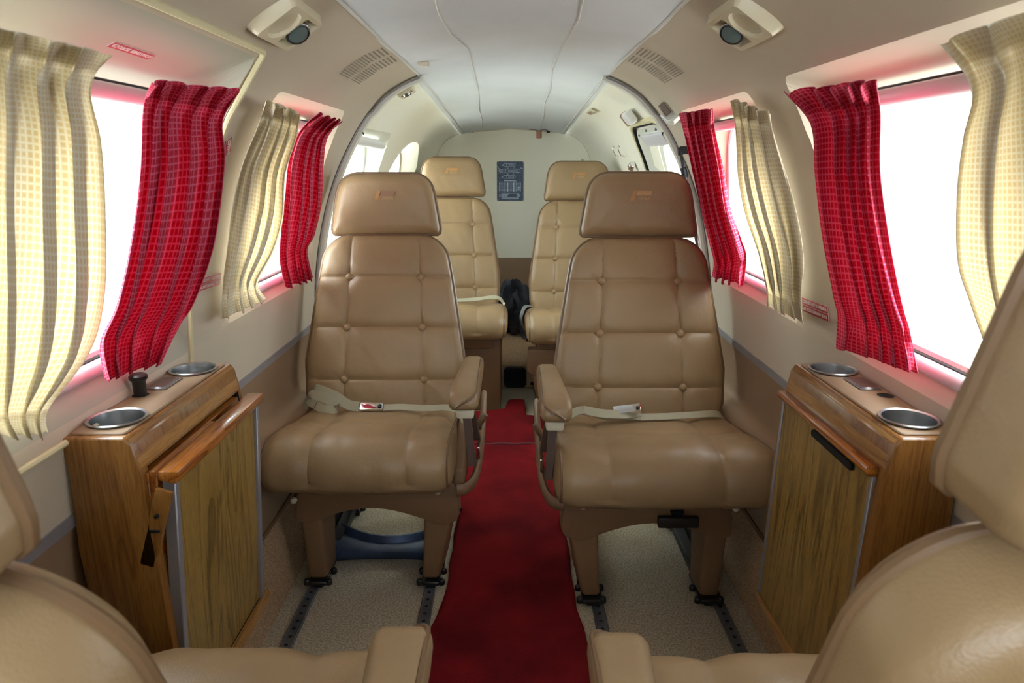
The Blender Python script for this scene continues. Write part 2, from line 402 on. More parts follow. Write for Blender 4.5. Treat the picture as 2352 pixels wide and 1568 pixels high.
# ceiling centre panel
mb=MB(); P=[]
def ceilz(x,Y): return warp(0,1.346,Y)[1]-.028*(x/.284)**2
Ys=[YF+(YB+.08-YF)*i/40 for i in range(41)]
nx=40
for Y in Ys:
    P.append([(x,Y,ceilz(x,Y)-.002*math.exp(-((abs(x)-.277)/.006)**2)+.0012*math.sin(Y*9+x*14)) for x in [-.302+.604*i/nx for i in range(nx+1)]])
mb.grid(P,flip=True)
Pu=[[(q[0],q[1],q[2]+.13) for q in r] for r in P]; mb.grid(Pu)
struct(mb.build('ceiling',M_ceilfab,recalc=False),'white padded ceiling panel running down the middle of the cabin')
# ceiling seams
def seam_ceiling(tab,n,w=.0022,m=M_whitep,flat=.8):
    pts=[]
    for k in range(61):
        Y=.6+(4.22-.6)*k/60; x=interp(tab,Y)+.004*math.sin(Y*7+n); pts.append((x,Y,ceilz(x,Y)-.0008))
    s_=MB().tube(pts,w,6,flat=flat,up=(0,0,1)).build('trim_%d'%n,m); struct(s_)
seam_ceiling([(1.0,-.118),(1.45,-.138),(1.7,-.140),(1.9,-.118),(2.3,-.118),(4.2,-.175)],1)
seam_ceiling([(1.0,.118),(1.5,.132),(1.8,.118),(2.3,.125),(4.2,.155)],2)
for s_,n in ((-1,3),(1,4)):
    pts=[(s_*.284,.0+4.22*k/60,ceilz(.284,4.22*k/60)-.001) for k in range(61)]
    struct(MB().tube(pts,.0030,6).build('trim_%d'%n,M_ringm))
# floor
mb=MB(); mb.box((0,1.35,-.02),(1.3,3.8,.04)); struct(mb.build('floor',M_floorcarpet),'beige grey carpeted cabin floor')
mb=MB(); poly=[(3.25,-.02),(3.25,.112),(3.262,.124),(4.24,.19),(4.24,-.02)]; mb.prism(poly,-.60,.60,'x'); struct(mb.build('floor_shelf',M_sidecarpet),'tan carpeted raised baggage shelf at the rear')
# bulkhead
mb=MB(); pts=[warp(x,z,YB) for x,z in fine]+[(0,ceilz(0,YB))]
outl=[(-(x+.014),z) for x,z in pts]+[((x+.014),z) for x,z in pts[::-1][1:]]
outl=[(x,min(z,ceilz(x,YB)+.05)) for x,z in outl]
up=[p for p in outl if p[1]>.49]
n=len(up)
mb.prism([(-.60,.49)]+up+[(.60,.49)],YB+.0,YB+.05,'y')
struct(mb.build('wall_back',M_aftfab,ang=60),'pale cream rear bulkhead behind the seats')
mb=MB(); mb.box((0,YB+.02,.33),(1.2,.05,.35)); struct(mb.build('wall_back_lower',M_wallvinyl),'tan vinyl lower part of the rear bulkhead')
pts=[(x,YB-.003,z) for x,z in up if z<2]; 
struct(MB().tube(pts,.004,6).build('trim_5',M_cream))
# cockpit end: unseen partition behind the camera, its opening sized to limit light
mb=MB()
mb.box((-.70,YF,.6),(.16,.03,1.4)); mb.box((.70,YF,.6),(.16,.03,1.4)); mb.box((0,YF,.48),(1.3,.03,1.16)); mb.box((0,YF,1.46),(1.5,.03,.22))
struct(mb.build('wall_front_baffle',M_wallfab))
# chair rails
for s_,n in ((-1,6),(1,7)):
    P=[]
    for k in range(60):
        Y=.0+4.2*k/59; P.append((s_*(Wx(.552,Y)-.001),Y,.552))
    struct(MB().ribbon(P,(0,0,1),.019,.006).build('trim_%d'%n,M_rail),'grey blue metal moulding strip along the %s wall'%('left' if s_<0 else 'right'))
# carpet edge strip
for s_,n in ((-1,8),(1,9)):
    P=[(s_*(Wx(.192,.2+3*k/40)-.002),.2+3*k/40,.192) for k in range(41)]
    struct(MB().ribbon(P,(0,0,1),.012,.005).build('trim_%d'%n,M_basevinyl))
# arch ring trim at the door frame
def ringpath(Y,off,zmin=.2):
    return [(x-off,z-off*.6 if z>1.2 else z) for x,z in fine if z>zmin]
for s_,n in ((-1,10),(1,11)):
    mb=MB(); pr=ringpath(YR,.012)
    P=[(s_*x,YR-.012,z) for x,z in pr]
    W3=[Vector((0,1,0))]*len(P)
    mb.ribbon(P,(0,1,0),.030,.012)
    mb.tube([(s_*(x+.008),YR-.031,z) for x,z in pr],.003,8,mi=1)
    mb.bevel(.002,2) if False else None
    o=mb.build('trim_%d'%n,[M_ringm,M_rail]); struct(o,'pale curved arch trim on the %s side of the cabin'%('left' if s_<0 else 'right'))
    for (z_) in (.78,.98,1.15,1.27):
        x=Wx(z_,YR)-.021; MB().lathe([(0,.002),(.004,.001),(.0045,-.002)],(s_*x,YR-.012,z_),Matrix.Rotation(-s_*PI/2.6,3,'Y'),12).build('screw',M_dark,o)
# hatch bead on the left wall, sill lip
bead=[Vector((-(Wx(z,Y)-.003),Y,z)) for Y,z in quadout(.2,1.240,1.238,.3,1.330,.674,.015)]
struct(MB().tube(bead,.0052,8,closed=True).build('trim_12',M_bead),'cream rubber seal around the left emergency hatch')

# ---------------- seats ----------------
def pad(hw,H,nx,nh,D,r,back,seams=(),pits=(),crown=.01,puff=0,hwr=None,sag=0):
    """stuffed leather panel: x across, z up, front bulges to -y. hw(h)=half width."""
    hs=[H*(.5-.5*math.cos(PI*i/nh)) if False else H*i/nh for i in range(nh+1)]
    hs=[H*(i/nh) for i in range(nh+1)]
    # denser rows at the ends
    hs=[H*(.5+.5*math.copysign(abs(2*t-1)**.85,2*t-1)) for t in [i/nh for i in range(nh+1)]]
    X=np.zeros((nh+1,nx+1)); Hh=np.zeros((nh+1,nx+1))
    ts=np.array([math.copysign(abs(t)**.85,t) for t in np.linspace(-1,1,nx+1)])
    for i,h in enumerate(hs):
        w=hw(h); X[i]=ts*w; Hh[i]=h
    bd=[(hw(h),h) for h in hs]; bd=[(-x,h) for x,h in bd]+[(x,h) for x,h in bd[::-1]]
    bd=np.array(bd+[bd[0]]); d=np.full(X.shape,9.)
    for (x0,z0),(x1,z1) in zip(bd,bd[1:]):
        L2=(x1-x0)**2+(z1-z0)**2
        if L2<1e-12: continue
        t=np.clip(((X-x0)*(x1-x0)+(Hh-z0)*(z1-z0))/L2,0,1); d=np.minimum(d,np.hypot(X-x0-t*(x1-x0),Hh-z0-t*(z1-z0)))
    q=np.clip(d/r,0,1); dep=D*np.sqrt(np.clip(1-(1-q)**2,0,1))+crown*np.clip(d/.12,0,1)
    ed=np.clip(d/.012,0,1)
    dm=np.full(X.shape,9.)
    for (x0,z0),(x1,z1),g1,s1,g2,s2 in seams:
        L2=(x1-x0)**2+(z1-z0)**2; t=np.clip(((X-x0)*(x1-x0)+(Hh-z0)*(z1-z0))/L2,0,1); ds=np.hypot(X-x0-t*(x1-x0),Hh-z0-t*(z1-z0))
        dm=np.minimum(dm,ds)
    if len(seams):
        g1,s1,g2,s2=seams[0][2:]
        dep-=ed*(g1*np.exp(-(dm/s1)**2)+g2*np.exp(-(dm/s2)**1.3))
    for px,pz in pits:
        rr_=np.hypot(X-px,Hh-pz); dep-=.007*np.exp(-(rr_/.022)**2)
    if puff: # tension wrinkles
        dep+=puff*ed*(np.sin(X*90+Hh*40)*np.sin(Hh*31+X*17))
    P=[[(X[i,j],-dep[i,j],Hh[i,j]) for j in range(nx+1)] for i in range(nh+1)]
    mb=MB(); mb.grid(P)
    loop=[(0,j) for j in range(nx+1)]+[(i,nx) for i in range(1,nh+1)]+[(nh,j) for j in range(nx-1,-1,-1)]+[(i,0) for i in range(nh-1,0,-1)]
    idx=[i*(nx+1)+j for i,j in loop]; base=[Vector(P[i][j]) for i,j in loop]; c=sum(base,Vector())/len(base)
    n=len(idx); prev=idx
    for sc,yy in ((1.0,back*.12),(.997,back*.6),(.97,back*.92),(.90,back),(.5,back*1.05)):
        o=len(mb.v); mb.v+=[tuple(Vector((c.x+(p.x-c.x)*sc,yy,c.z+(p.z-c.z)*sc))) for p in base]
        cur=list(range(o,o+n))
        for k in range(n): mb.f.append((prev[k],cur[k],cur[(k+1)%n],prev[(k+1)%n])); mb.m.append(0)
        prev=cur
    mb.f.append(tuple(prev[::-1])); mb.m.append(0)
    def depth(x,z):
        k=int(np.argmin(np.hypot(X-x,Hh-z))); return dep.flat[k]
    return mb,base,depth
def rounded_hw(tab,H,rt,rb):
    def f(h):
        w=interp(tab,h); 
        if h>H-rt: q=(h-(H-rt))/rt; w-=rt*(1-math.sqrt(max(0,1-q*q)))
        if h<rb: q=(rb-h)/rb; w-=rb*(1-math.sqrt(max(0,1-q*q)))
        return w
    return f
def smooth(mb): return mb
CPROF=[(.40,.225),(.41,.30),(.40,.358),(.30,.376),(.18,.398),(.07,.418),(.0,.426),(-.045,.416),(-.078,.386),(-.088,.350),(-.078,.318),(-.050,.300),(.0,.292),(.12,.278),(.28,.246)]
def cushion(hwid,front=0.0):
    prof=cat([(y-(front if y<.1 else 0),z,0) for y,z in CPROF],7,True); prof=[(p.x,p.y) for p in prof]; n=len(prof)
    A=np.array(prof); T=np.roll(A,-1,0)-np.roll(A,1,0); T/=np.linalg.norm(T,axis=1)[:,None]; Nn=np.stack([-T[:,1],T[:,0]],1)
    c=A.mean(0)
    if ((A-c)*Nn).sum()<0: Nn=-Nn      # outward
    xs=np.linspace(-1,1,75); R=.045; V=[]
    xs=np.sign(xs)*np.abs(xs)**.8*hwid
    top=(A[:,1]>.33)
    for x in xs:
        t=max(0,(abs(x)-(hwid-R))/R); ins=R*(1-math.sqrt(max(0,1-t*t)))
        off=-ins*np.ones(n)
        for sx in (-hwid*.46,hwid*.52):
            sxx=sx+.02*np.clip((A[:,0]),0,.2)*(1 if sx>0 else -1)
            ds=np.abs(x-sxx); off-=top*(.0035*np.exp(-(ds/.004)**2)+.0065*np.exp(-(ds/.026)**2))+(~top)*(.0022*np.exp(-(ds/.004)**2))
        # cross seam on the top, bowed toward the back
        yc=.13+.05*(x/hwid)**2
        dy=np.abs(A[:,0]-yc); on=(A[:,1]>.36)*(1-t)
        off-=on*(.004*np.exp(-(dy/.005)**2)+.007*np.exp(-(dy/.035)**2))
        off+=.006*(1-(x/hwid)**2)*(A[:,1]>.30)
        off+=.0012*np.sin(x*70+A[:,0]*55)*np.sin(A[:,0]*47-x*23)*(1-t)
        B=A+Nn*off[:,None]; V.append([(x,B[k,0],B[k,1]) for k in range(n)])
    mb=MB(); m=len(V); mb.v=[p for r in V for p in r]
    for i in range(m-1):
        for k in range(n): mb.f.append((i*n+k,i*n+(k+1)%n,(i+1)*n+(k+1)%n,(i+1)*n+k)); mb.m.append(0)
    mb.f.append(tuple(range(n))); mb.f.append(tuple((m-1)*n+k for k in range(n)[::-1])); mb.m+=[0,0]
    pipes=[]
    for s_ in (-1,1):
        x=s_*(hwid-.014); t=(abs(x)-(hwid-R))/R; ins=R*(1-math.sqrt(1-t*t))-.001
        B=A-Nn*ins; pipes.append([(x,B[k,0],B[k,1]) for k in range(n)])
    return mb,pipes
def seat(root,s=1,skirt=False,raise_=0,hwc=.232,front=0,arm=True,arm_dy=0,brace=False,tee=False,recline=16,belt='a',logo=M_logo2,hd=0,knobs=True,headz=0,sidec=True,bs=1.0,arm_dz=0):
    """s=+1: aisle side at local +x. local y=0 is the front of the legs, seat faces -y"""
    B=lambda mb,n,m,p=None,**k: mb.build(n,m,p or root,mir=s,**k)
    rz=raise_
    # base
    if skirt:
        mb=MB(); mb.prism([(-.20,.0),(.232,.0),(.232,.285+rz),(-.20,.285+rz)],.03,.42,'y'); mb.bevel(.008,2); B(mb,'base',M_basevinyl)
    else:
        arch=[(-.168,.200),(-.16,.30),(.235,.30),(.240,.215),(.232,.196),(.20,.183),(.165,.192),(.150,.200)]
        arch+= [(.150-.26*(k/12.),.200+.030*math.sin(PI*k/12.)) for k in range(1,12)]
        arch+= [(-.112,.196),(-.124,.188),(-.145,.189),(-.160,.193)]
        a2=[]; [a2.append(p) for p in arch if p not in a2]
        mb=MB(); mb.prism(a2,-.004,.05,'y'); mb.bevel(.005,2,40); B(mb,'base',M_basevinyl)
        for x0,x1,b0,b1 in ((-.162,-.108,-.150,-.103),(.150,.228,.140,.184)):
            mb=MB(); V=[(b0,.0,.030),(b1,.0,.030),(b1+.004,.085,.030),(b0,.10,.030),(x0,.003,.24),(x1,.003,.24),(x1+.01,.12,.24),(x0,.14,.24)]
            if x0>0: V[0]=(b0,.0,.030); V[3]=(b0+.01,.08,.03); V[2]=(b1+.012,.15,.03); V[6]=(x1+.004,.22,.24); V[7]=(x0+.02,.12,.24)
            mb.add(V,[(0,1,2,3),(4,7,6,5),(0,4,5,1),(1,5,6,2),(2,6,7,3),(3,7,4,0)]); mb.bevel(.010,3,40); leg=B(mb,'leg',M_basevinyl)
            mb=MB(); xc=(b0+b1)/2; mb.box((xc,.05,.022),(.046,.12,.010)); mb.box((xc,.045,.0145),(.024,.10,.013)); 
            for dx in (-.028,.028):
                for dy in (.0,.05): mb.lathe([(0,.010),(.007,.009),(.009,.004),(.009,-.005)],(xc+dx,dy,.022),None,10)
            mb.bevel(.002,1); B(mb,'track_foot',M_black,leg)
        # rear frame
        for xc in (-.125,.175):
            mb=MB(); mb.box((xc,.25,.030),(.030,.36,.026)); mb.box((xc-.024,.25,.045),(.006,.34,.05)); mb.bevel(.003,1); B(mb,'side_rail',M_dark)
            mb=MB(); mb.box((xc,.42,.15),(.03,.05,.26)); mb.bevel(.006,2); B(mb,'rear_leg',M_basevinyl)
            mb=MB(); mb.box((xc,.42,.0175),(.05,.10,.02));
            for dx in (-.032,.032): mb.lathe([(0,.01),(.007,.009),(.009,.004),(.009,-.004)],(xc+dx,.39,.0215),None,10)
            mb.bevel(.002,1); B(mb,'track_foot',M_black)
        if brace:
            P=[];n=24
            for k in range(n+1):
                t=k/n; x=-.128+.306*t; e=abs(2*t-1)**2
                y0=.115-.020*(1-e)*-1; y1=.185+.075*e
                P.append([(x,.112+.022*(1-e)*.5,.012),(x,.112+.022*(1-e)*.5,.034),(x,.150,.038+.01*e),(x,y1-.012,.030),(x,y1,.046),(x,y1+.006,.046),(x,y1+.006,.018)])
            mb=MB(); mb.grid(P); o=B(mb,'cross_brace',M_blue,ang=50); sm=o.modifiers.new('s','SOLIDIFY'); sm.thickness=.003
    mb=MB(); mb.box((.02,.19,.268+rz),(.36,.38,.05)); mb.bevel(.01,2); B(mb,'seat_pan',M_basevinyl)
    # cushion
    mb,pipes=cushion(hwc,front); mb.v=[(x,y,z+rz) for x,y,z in mb.v]; cu=B(mb,'seat_cushion',M_leather,ang=60)
    for p in pipes: B(MB().tube([(x,y,z+rz) for x,y,z in p],.0036,6,closed=True),'piping',M_pipe,cu)
    # backrest
    H=.536; hw=rounded_hw([(0,.215*bs),(.06,.232*bs),(.16,.236*bs),(.40,.200*bs),(.536,.176*bs)],H,.075,.035)
    sz=[.105,.258,.408]
    sx=lambda h:lerp(.122,.100,h/H)*bs
    SM=(.0040,.0030,.0058,.020)
    seams=[((-sx(0),0),(-sx(H),H))+SM,((sx(0),0),(sx(H),H))+SM]+[((-.3,z),(.3,z))+SM for z in sz]
    pits=[(q*sx(z),z) for z in sz for q in (-1,1)]
    mb,base,dep=pad(hw,H,84,110,.024,.026,.065,seams,pits,.013,.0006)
    tilt=Matrix.Rotation(-math.radians(recline),4,'X'); T0=Matrix.Translation((-.008,.385,.335+rz))@tilt
    mb.xf(T0); bk=B(mb,'backrest',M_leather,ang=60)
    B(MB().tube([T0@(p+Vector((0,-.002,0))) for p in base[::2]],.0050,7,closed=True),'piping',M_pipe,bk)
    for x,z in pits:
        d=dep(x,z)
        B(MB().lathe([(0,.0075),(.006,.0068),(.0105,.004),(.0125,0),(.0125,-.004)],T0@Vector((x,-d-.003,z)),(T0.to_3x3()@Matrix.Rotation(PI/2,3,'X')),18),'button',M_leather2,bk)
    # headrest
    Hh=.180; hw2=rounded_hw([(0,.160*bs),(.02,.163*bs),(.12,.146*bs),(.180,.128*bs)],Hh,.042,.006)
    mb,base,dep=pad(hw2,Hh,60,50,.026+hd,.030,.070,(),(),.010,.0005)
    T1=T0@Matrix.Translation((0,.006,H+.003+headz))@Matrix.Rotation(math.radians(recline-7),4,'X')
    mb.xf(T1); hr=B(mb,'headrest',M_leather,ang=60)
    B(MB().tube([T1@(p+Vector((0,-.002,0))) for p in base[::2]],.0048,7,closed=True),'piping',M_pipe,hr)
    mb=MB(); mb.box(T0@Vector((0,.04,H+.0)),(.16,.05,.03+2*headz)); B(mb,'headrest_mount',M_black,hr)
    # stamped emblem
    if logo:
        ex=-.014 if s>0 else .014
        d=dep(ex,.118)+.0004; Mx=T1@Matrix.Translation((0,-d-.0002,0))@Matrix.Rotation(PI/2,4,'X')
        def patch(pts,m):
            mb=MB(); mb.add([Mx@Vector((x*s,z,h)) for h in (0,.0008) for x,z in pts],[(0,1,2,3),(7,6,5,4),(0,4,5,1),(1,5,6,2),(2,6,7,3),(3,7,4,0)]); return B(mb,'emblem',m,hr)
        patch([(-.030,.098),(-.018,.098),(-.010,.128),(-.020,.128)],M_logo1)
        patch([(-.012,.114),(.030,.114),(.032,.127),(-.008,.127)],logo)
        tm=textmesh('PIPER',.0135,Matrix.Identity(4),.0003,1.05,shear=.25)
        tm.v=[tuple(Mx@Vector(((x+.010)*s,y+.1055,z+.0004))) for x,y,z in tm.v]; B(tm,'emblem_lettering',M_logo2,hr)
    # aisle-side hardware
    if arm:
        ay=arm_dy; rz0=rz; rz=rz+arm_dz
        mb=MB(); V=[]
        A_=[(-.095,.520),(-.088,.553),(-.06,.566),(.20,.566),(.235,.556),(.24,.52),(.2,.51),(-.05,.508)]
        mb.prism([(y+ay,z+rz) for y,z in A_],.236,.294,'x'); mb.bevel(.015,4,25)
        mb.v=[(x+(-.010 if y<ay-.02 and x<.26 else (.006 if y>ay+.1 and x<.26 else 0)),y,z) for x,y,z in mb.v]
        ar_=B(mb,'armrest',M_leather,ang=50)
        B(MB().tube(cat([(.243,-.0945+ay,.527+rz),(.256,-.0955+ay,.537+rz),(.270,-.094+ay,.544+rz),(.282,-.088+ay,.551+rz),(.2895,-.072+ay,.557+rz),(.2905,-.03+ay,.5615+rz),(.2905,.10+ay,.5625+rz),(.2900,.19+ay,.5625+rz)],4),.0030,6),'piping',M_pipe,ar_)
        mb=MB(); mb.box((.262,-.045+ay,.500+rz),(.040,.04,.022)); mb.bevel(.005,2); B(mb,'post_cap',M_cream,ar_)
        for (ty,bx,by,bz) in ((-.040,.272,.0,.345),(.045,.278,.13,.36)):
            mb=MB(); a=Vector((.264,ty+ay,.50+rz)); b=Vector((bx,by+ay*.6,bz+rz))
            mb.ribbon([a,b],(1,0,0),.020,.010); mb.bevel(.002,1); B(mb,'armrest_post',M_post,ar_)
        rz=rz0
    if sidec:
        mb=MB(); sp=[(.0,.288),(-.012,.31),(-.008,.345),(.03,.352),(.05,.372),(.13,.392),(.38,.40),(.40,.30),(.2,.275)]
        mb.prism([(y,z+rz-.006) for y,z in sp],.226,.254,'x'); mb.bevel(.008,3,25); B(mb,'side_shroud',M_basevinyl)
        pth=cat([(.286,.42,.385+rz),(.288,.30,.375+rz),(.288,.15,.345+rz),(.284,.06,.318+rz),(.274,.0,.302+rz),(.256,-.028,.296+rz),(.236,-.034,.296+rz)],5)
        mb=MB(); mb.tube(pth,.009,10,flat=1.7,up=(0,0,1)); B(mb,'side_rail_trim',M_basevinyl)
        mb=MB(); mb.box((.286,.06,.352+rz),(.006,.014,.034)); mb.bevel(.002,1); B(mb,'latch',M_chrome)
        mb=MB(); mb.lathe([(0,.028),(.008,.026),(.010,.02),(.009,0),(.006,-.02)],(.285,.19,.385+rz),Matrix.Rotation(.5,3,'Y')); B(mb,'recline_knob',M_pipe)
    if knobs:
        for kx,kz in ((-.166,.262),(.188,.287)) if s>0 else ((-.168,.282),(.19,.287)):
            mb=MB(); mb.tube([(kx+.02,.01,kz+.04+rz),(kx,-.012,kz+rz)],.0028,6,mi=1); mb.lathe([(0,.009),(.006,.0068),(.009,0),(.006,-.0068),(0,-.009)],(kx,-.014,kz-.004+rz),None,14); B(mb,'control_knob',[M_cream,M_dark])
    if tee:
        mb=MB(); mb.box((-.025,-.02,.285+rz),(.030,.05,.012),R=Matrix.Rotation(.35,3,'X')); mb.box((-.025,-.050,.262+rz),(.094,.018,.026)); mb.bevel(.004,2); B(mb,'release_handle',M_black)
    # lap belt
    def top(y): return interp([(-.09,.35),(-.06,.41),(0,.434),(.1,.424),(.2,.405),(.3,.388),(.4,.37)],y)+rz
    if belt=='a':
        bpts=cat([(-.235,.345,.372+rz),(-.20,.325,.425+rz),(-.185,.31,.438+rz),(-.13,.29,.424+rz),(-.09,.28,.402+rz),(-.06,.275,.398+rz)],5)
        bo=B(MB().ribbon(bpts,(0,.35,1),.028,.0022),'seat_belt',M_belt)
        b2=cat([(-.185,.285,.400+rz),(-.205,.30,.408+rz),(-.195,.30,.425+rz),(-.15,.285,.415+rz),(-.12,.265,.398+rz),(-.15,.26,.395+rz),(-.18,.275,.402+rz)],5)
        B(MB().ribbon(b2,(0,.5,1),.026,.002),'belt_fold',M_belt,bo)
        mb=MB(); mb.box((-.022,.262,.403+rz),(.066,.030,.012),R=Matrix.Rotation(.5,3,'X')); mb.bevel(.004,2); 
        mb.lathe([(0,.003),(.005,.002),(.006,-.001)],(.003,.252,.409+rz),Matrix.Rotation(.5,3,'X'),10,1); B(mb,'buckle',[M_chrome,M_dark],bo)
        b3=cat([(.012,.26,.400+rz),(.06,.262,.402+rz),(.10,.25,.403+rz),(.15,.235,.408+rz),(.195,.215,.416+rz),(.222,.20,.412+rz),(.240,.185,.385+rz),(.252,.175,.345+rz),(.262,.17,.315+rz)],5)
        B(MB().ribbon(b3,(0,1,.35),.026,.0022),'seat_belt',M_belt)
    elif belt=='b':
        b3=cat([(.015,.262,.402+rz),(.06,.262,.405+rz),(.12,.245,.412+rz),(.16,.235,.430+rz),(.19,.225,.428+rz),(.222,.205,.414+rz),(.240,.185,.385+rz),(.252,.175,.345+rz),(.262,.17,.315+rz)],5)
        bo=B(MB().ribbon(b3,(0,1,.35),.030,.0022),'seat_belt',M_belt)
        b2=cat([(.17,.23,.432+rz),(.12,.225,.424+rz),(.06,.235,.418+rz),(.02,.25,.418+rz)],5); B(MB().ribbon(b2,(0,.8,.5),.028,.0022),'belt_fold',M_belt,bo)
        mb=MB(); mb.box((.052,.245,.428+rz),(.075,.028,.012),R=Matrix.Rotation(.6,3,'X')@Matrix.Rotation(.22,3,'Y')); mb.bevel(.004,2); mb.lathe([(0,.003),(.005,.002),(.006,-.001)],(.025,.235,.436+rz),Matrix.Rotation(.6,3,'X'),10,1); B(mb,'buckle',[M_chrome,M_dark],bo)
        b4=cat([(.015,.262,.400+rz),(-.04,.268,.399+rz),(-.12,.285,.397+rz),(-.20,.31,.392+rz),(-.232,.34,.375+rz)],5); B(MB().ribbon(b4,(0,1,.35),.026,.0022),'seat_belt',M_belt)
    elif belt=='c':
        b4=cat([(-.2,.31,.39+rz),(-.08,.27,.405+rz),(0,.25,.408+rz),(.06,.235,.412+rz),(.13,.21,.422+rz),(.19,.19,.434+rz),(.225,.18,.43+rz),(.243,.17,.41+rz)],5)
        bo=B(MB().ribbon(b4,(0,1,.35),.028,.0022),'seat_belt',M_belt)
        mb=MB(); mb.box((.246,.165,.408+rz),(.012,.022,.010)); mb.bevel(.002,1); B(mb,'belt_tip',M_cream,bo)
    elif belt=='d':
        b4=cat([(.215,.25,.40+rz),(.245,.22,.402+rz),(.262,.20,.37+rz),(.262,.19,.335+rz),(.248,.18,.30+rz),(.235,.17,.275+rz)],5)
        bo=B(MB().ribbon(b4,(.3,1,0),.032,.003),'seat_belt',M_belt2)
        mb=MB(); mb.box((.236,.16,.27+rz),(.01,.03,.02)); mb.bevel(.002,1); B(mb,'buckle',M_chrome,bo)
    return root
def newseat(x,y,rz,label,**k):
    r=thing('cabin_seat',label,'seat',(x,y,0),rz,'tan leather cabin seats'); seat(r,**k); return r
newseat(-.372,1.575,0,'tan leather seat left of the red runner, whole in view, beside the open wooden cabinet',s=1,brace=True,belt='a',logo=M_logo3)
newseat(.355,1.500,0,'tan leather seat right of the red runner with black release handle under its cushion',s=-1,tee=True,belt='b',front=.0,logo=M_logo2,bs=1.03,hwc=.260,headz=.003)
newseat(-.285,2.885,0,'rear left tan leather seat half hidden behind the left seat, belt across its cushion',s=1,skirt=True,arm=False,belt='c',raise_=.045,headz=.01,hwc=.262,logo=M_logo1,knobs=False,sidec=False,bs=.97,recline=15)
newseat(.300,2.84,0,'rear right tan leather seat half hidden by the right seat, grey belt at its side',s=-1,arm=False,belt='d',raise_=.035,hwc=.245,logo=M_logo1,knobs=False,sidec=False,bs=.97,recline=15)
newseat(-.386,.82,PI,'blurred foreground left tan leather seat facing the rear, mostly cut off by the frame',s=-1,belt=None,arm_dy=.205,arm_dz=-.02,front=-.065,raise_=.008,headz=.012,logo=None,recline=13.5,sidec=False,knobs=False)
newseat(.380,.82,PI,'blurred foreground right tan leather seat facing the rear, its headrest at the picture edge',s=1,belt=None,arm_dy=.205,arm_dz=-.02,front=-.065,logo=None,recline=9,headz=.025,sidec=False,knobs=False)

# padded armrest on the left wall beside the foreground seat
r=thing('padded_elbow_rest','blurred tan padded armrest on the left wall beside the foreground left seat','armrest',(-.622,.62,.50))
mb=MB(); mb.box((0,0,0),(.066,.34,.075)); mb.bevel(.026,5); mb.build('pad',M_leather,r)
MB().tube([(.034,-.14,.012),(.034,.13,.012),(.026,.158,.012),(.01,.169,.012)],.003,6).build('piping',M_pipe,r)

# ---------------- seat tracks and carpets ----------------
for x,lab in ((-.512,'perforated metal seat track on the floor beside the left wall'),(-.212,'perforated metal seat track along the left edge of the red runner'),(.210,'perforated metal seat track along the right edge of the red runner'),(.510,'perforated metal seat track on the floor beside the right wall')):
    mb=MB(); mb.box((x,1.75,.003),(.030,2.7,.006)); mb.box((x-.012,1.75,.006),(.004,2.7,.004)); mb.box((x+.012,1.75,.006),(.004,2.7,.004)); mb.bevel(.0015,1)
    for k in range(90):
        Y=.5+k*.0285; mb.lathe([(0,.0066),(.0042,.0066),(.0046,.0060)],(x,Y,0),None,8,1)
    o=mb.build('seat_track',[M_track,M_hole]); tag(o,lab,'rail','floor seat tracks')
def rug(name,label,poly_l,poly_r,y0,y1,ripple=0,nxx=24,nyy=70):
    mb=MB(); T=[];Bt=[]
    for i in range(nyy+1):
        Y=y0+(y1-y0)*i/nyy; xl=interp(poly_l,Y)+.002*math.sin(Y*40); xr=interp(poly_r,Y)+.002*math.sin(Y*33+1)
        r=[];b=[]
        for j in range(nxx+1):
            t=j/nxx; x=lerp(xl,xr,t); e=min(t,1-t)*nxx; z=.013*min(1,(.45+.55*min(1,e)))+.0015*math.sin(x*30+Y*17)*min(1,e)
            if ripple: z+=ripple*max(0,(Y-2.72)/.3)*(.5+.5*math.sin(x*24+1.2))
            r.append((x,Y,z)); b.append((x,Y,.001))
        T.append(r);Bt.append(b)
    mb.grid(T); mb.grid(Bt)
    n=nxx+1; o=(nyy+1)*n
    for i in range(nyy):
        for j in (0,nxx): mb.f.append((i*n+j,(i+1)*n+j,o+(i+1)*n+j,o+i*n+j)); mb.m.append(0)
    for i in (0,nyy):
        for j in range(nxx): mb.f.append((i*n+j,i*n+j+1,o+i*n+j+1,o+i*n+j)); mb.m.append(0)
    return tag(mb.build(name,M_red,ang=60),label,'carpet')
r1=rug('carpet_runner','long worn red carpet runner down the middle aisle',[(.1,-.190),(1.0,-.192),(1.42,-.192),(1.54,-.170),(2.12,-.172),(2.5,-.16)],[(.1,.165),(1.42,.168),(1.5,.155),(2.0,.160),(2.3,.145),(2.5,.125)],-.1,2.495)
r2=rug('carpet_mat','small rumpled red carpet piece lying beyond the runner seam',[(2.5,-.20),(2.86,-.205),(2.895,-.035),(3.0,-.02)],[(2.5,.16),(2.80,.165),(2.82,.058),(3.0,.055)],2.515,2.99,.014,30,50)
B_=MB().tube([(lerp(-.165,.128,k/20),2.503+.003*math.sin(k*.9),.012+.001*math.sin(k)) for k in range(21)],.0065,8).build('hem',M_redhem,r1)

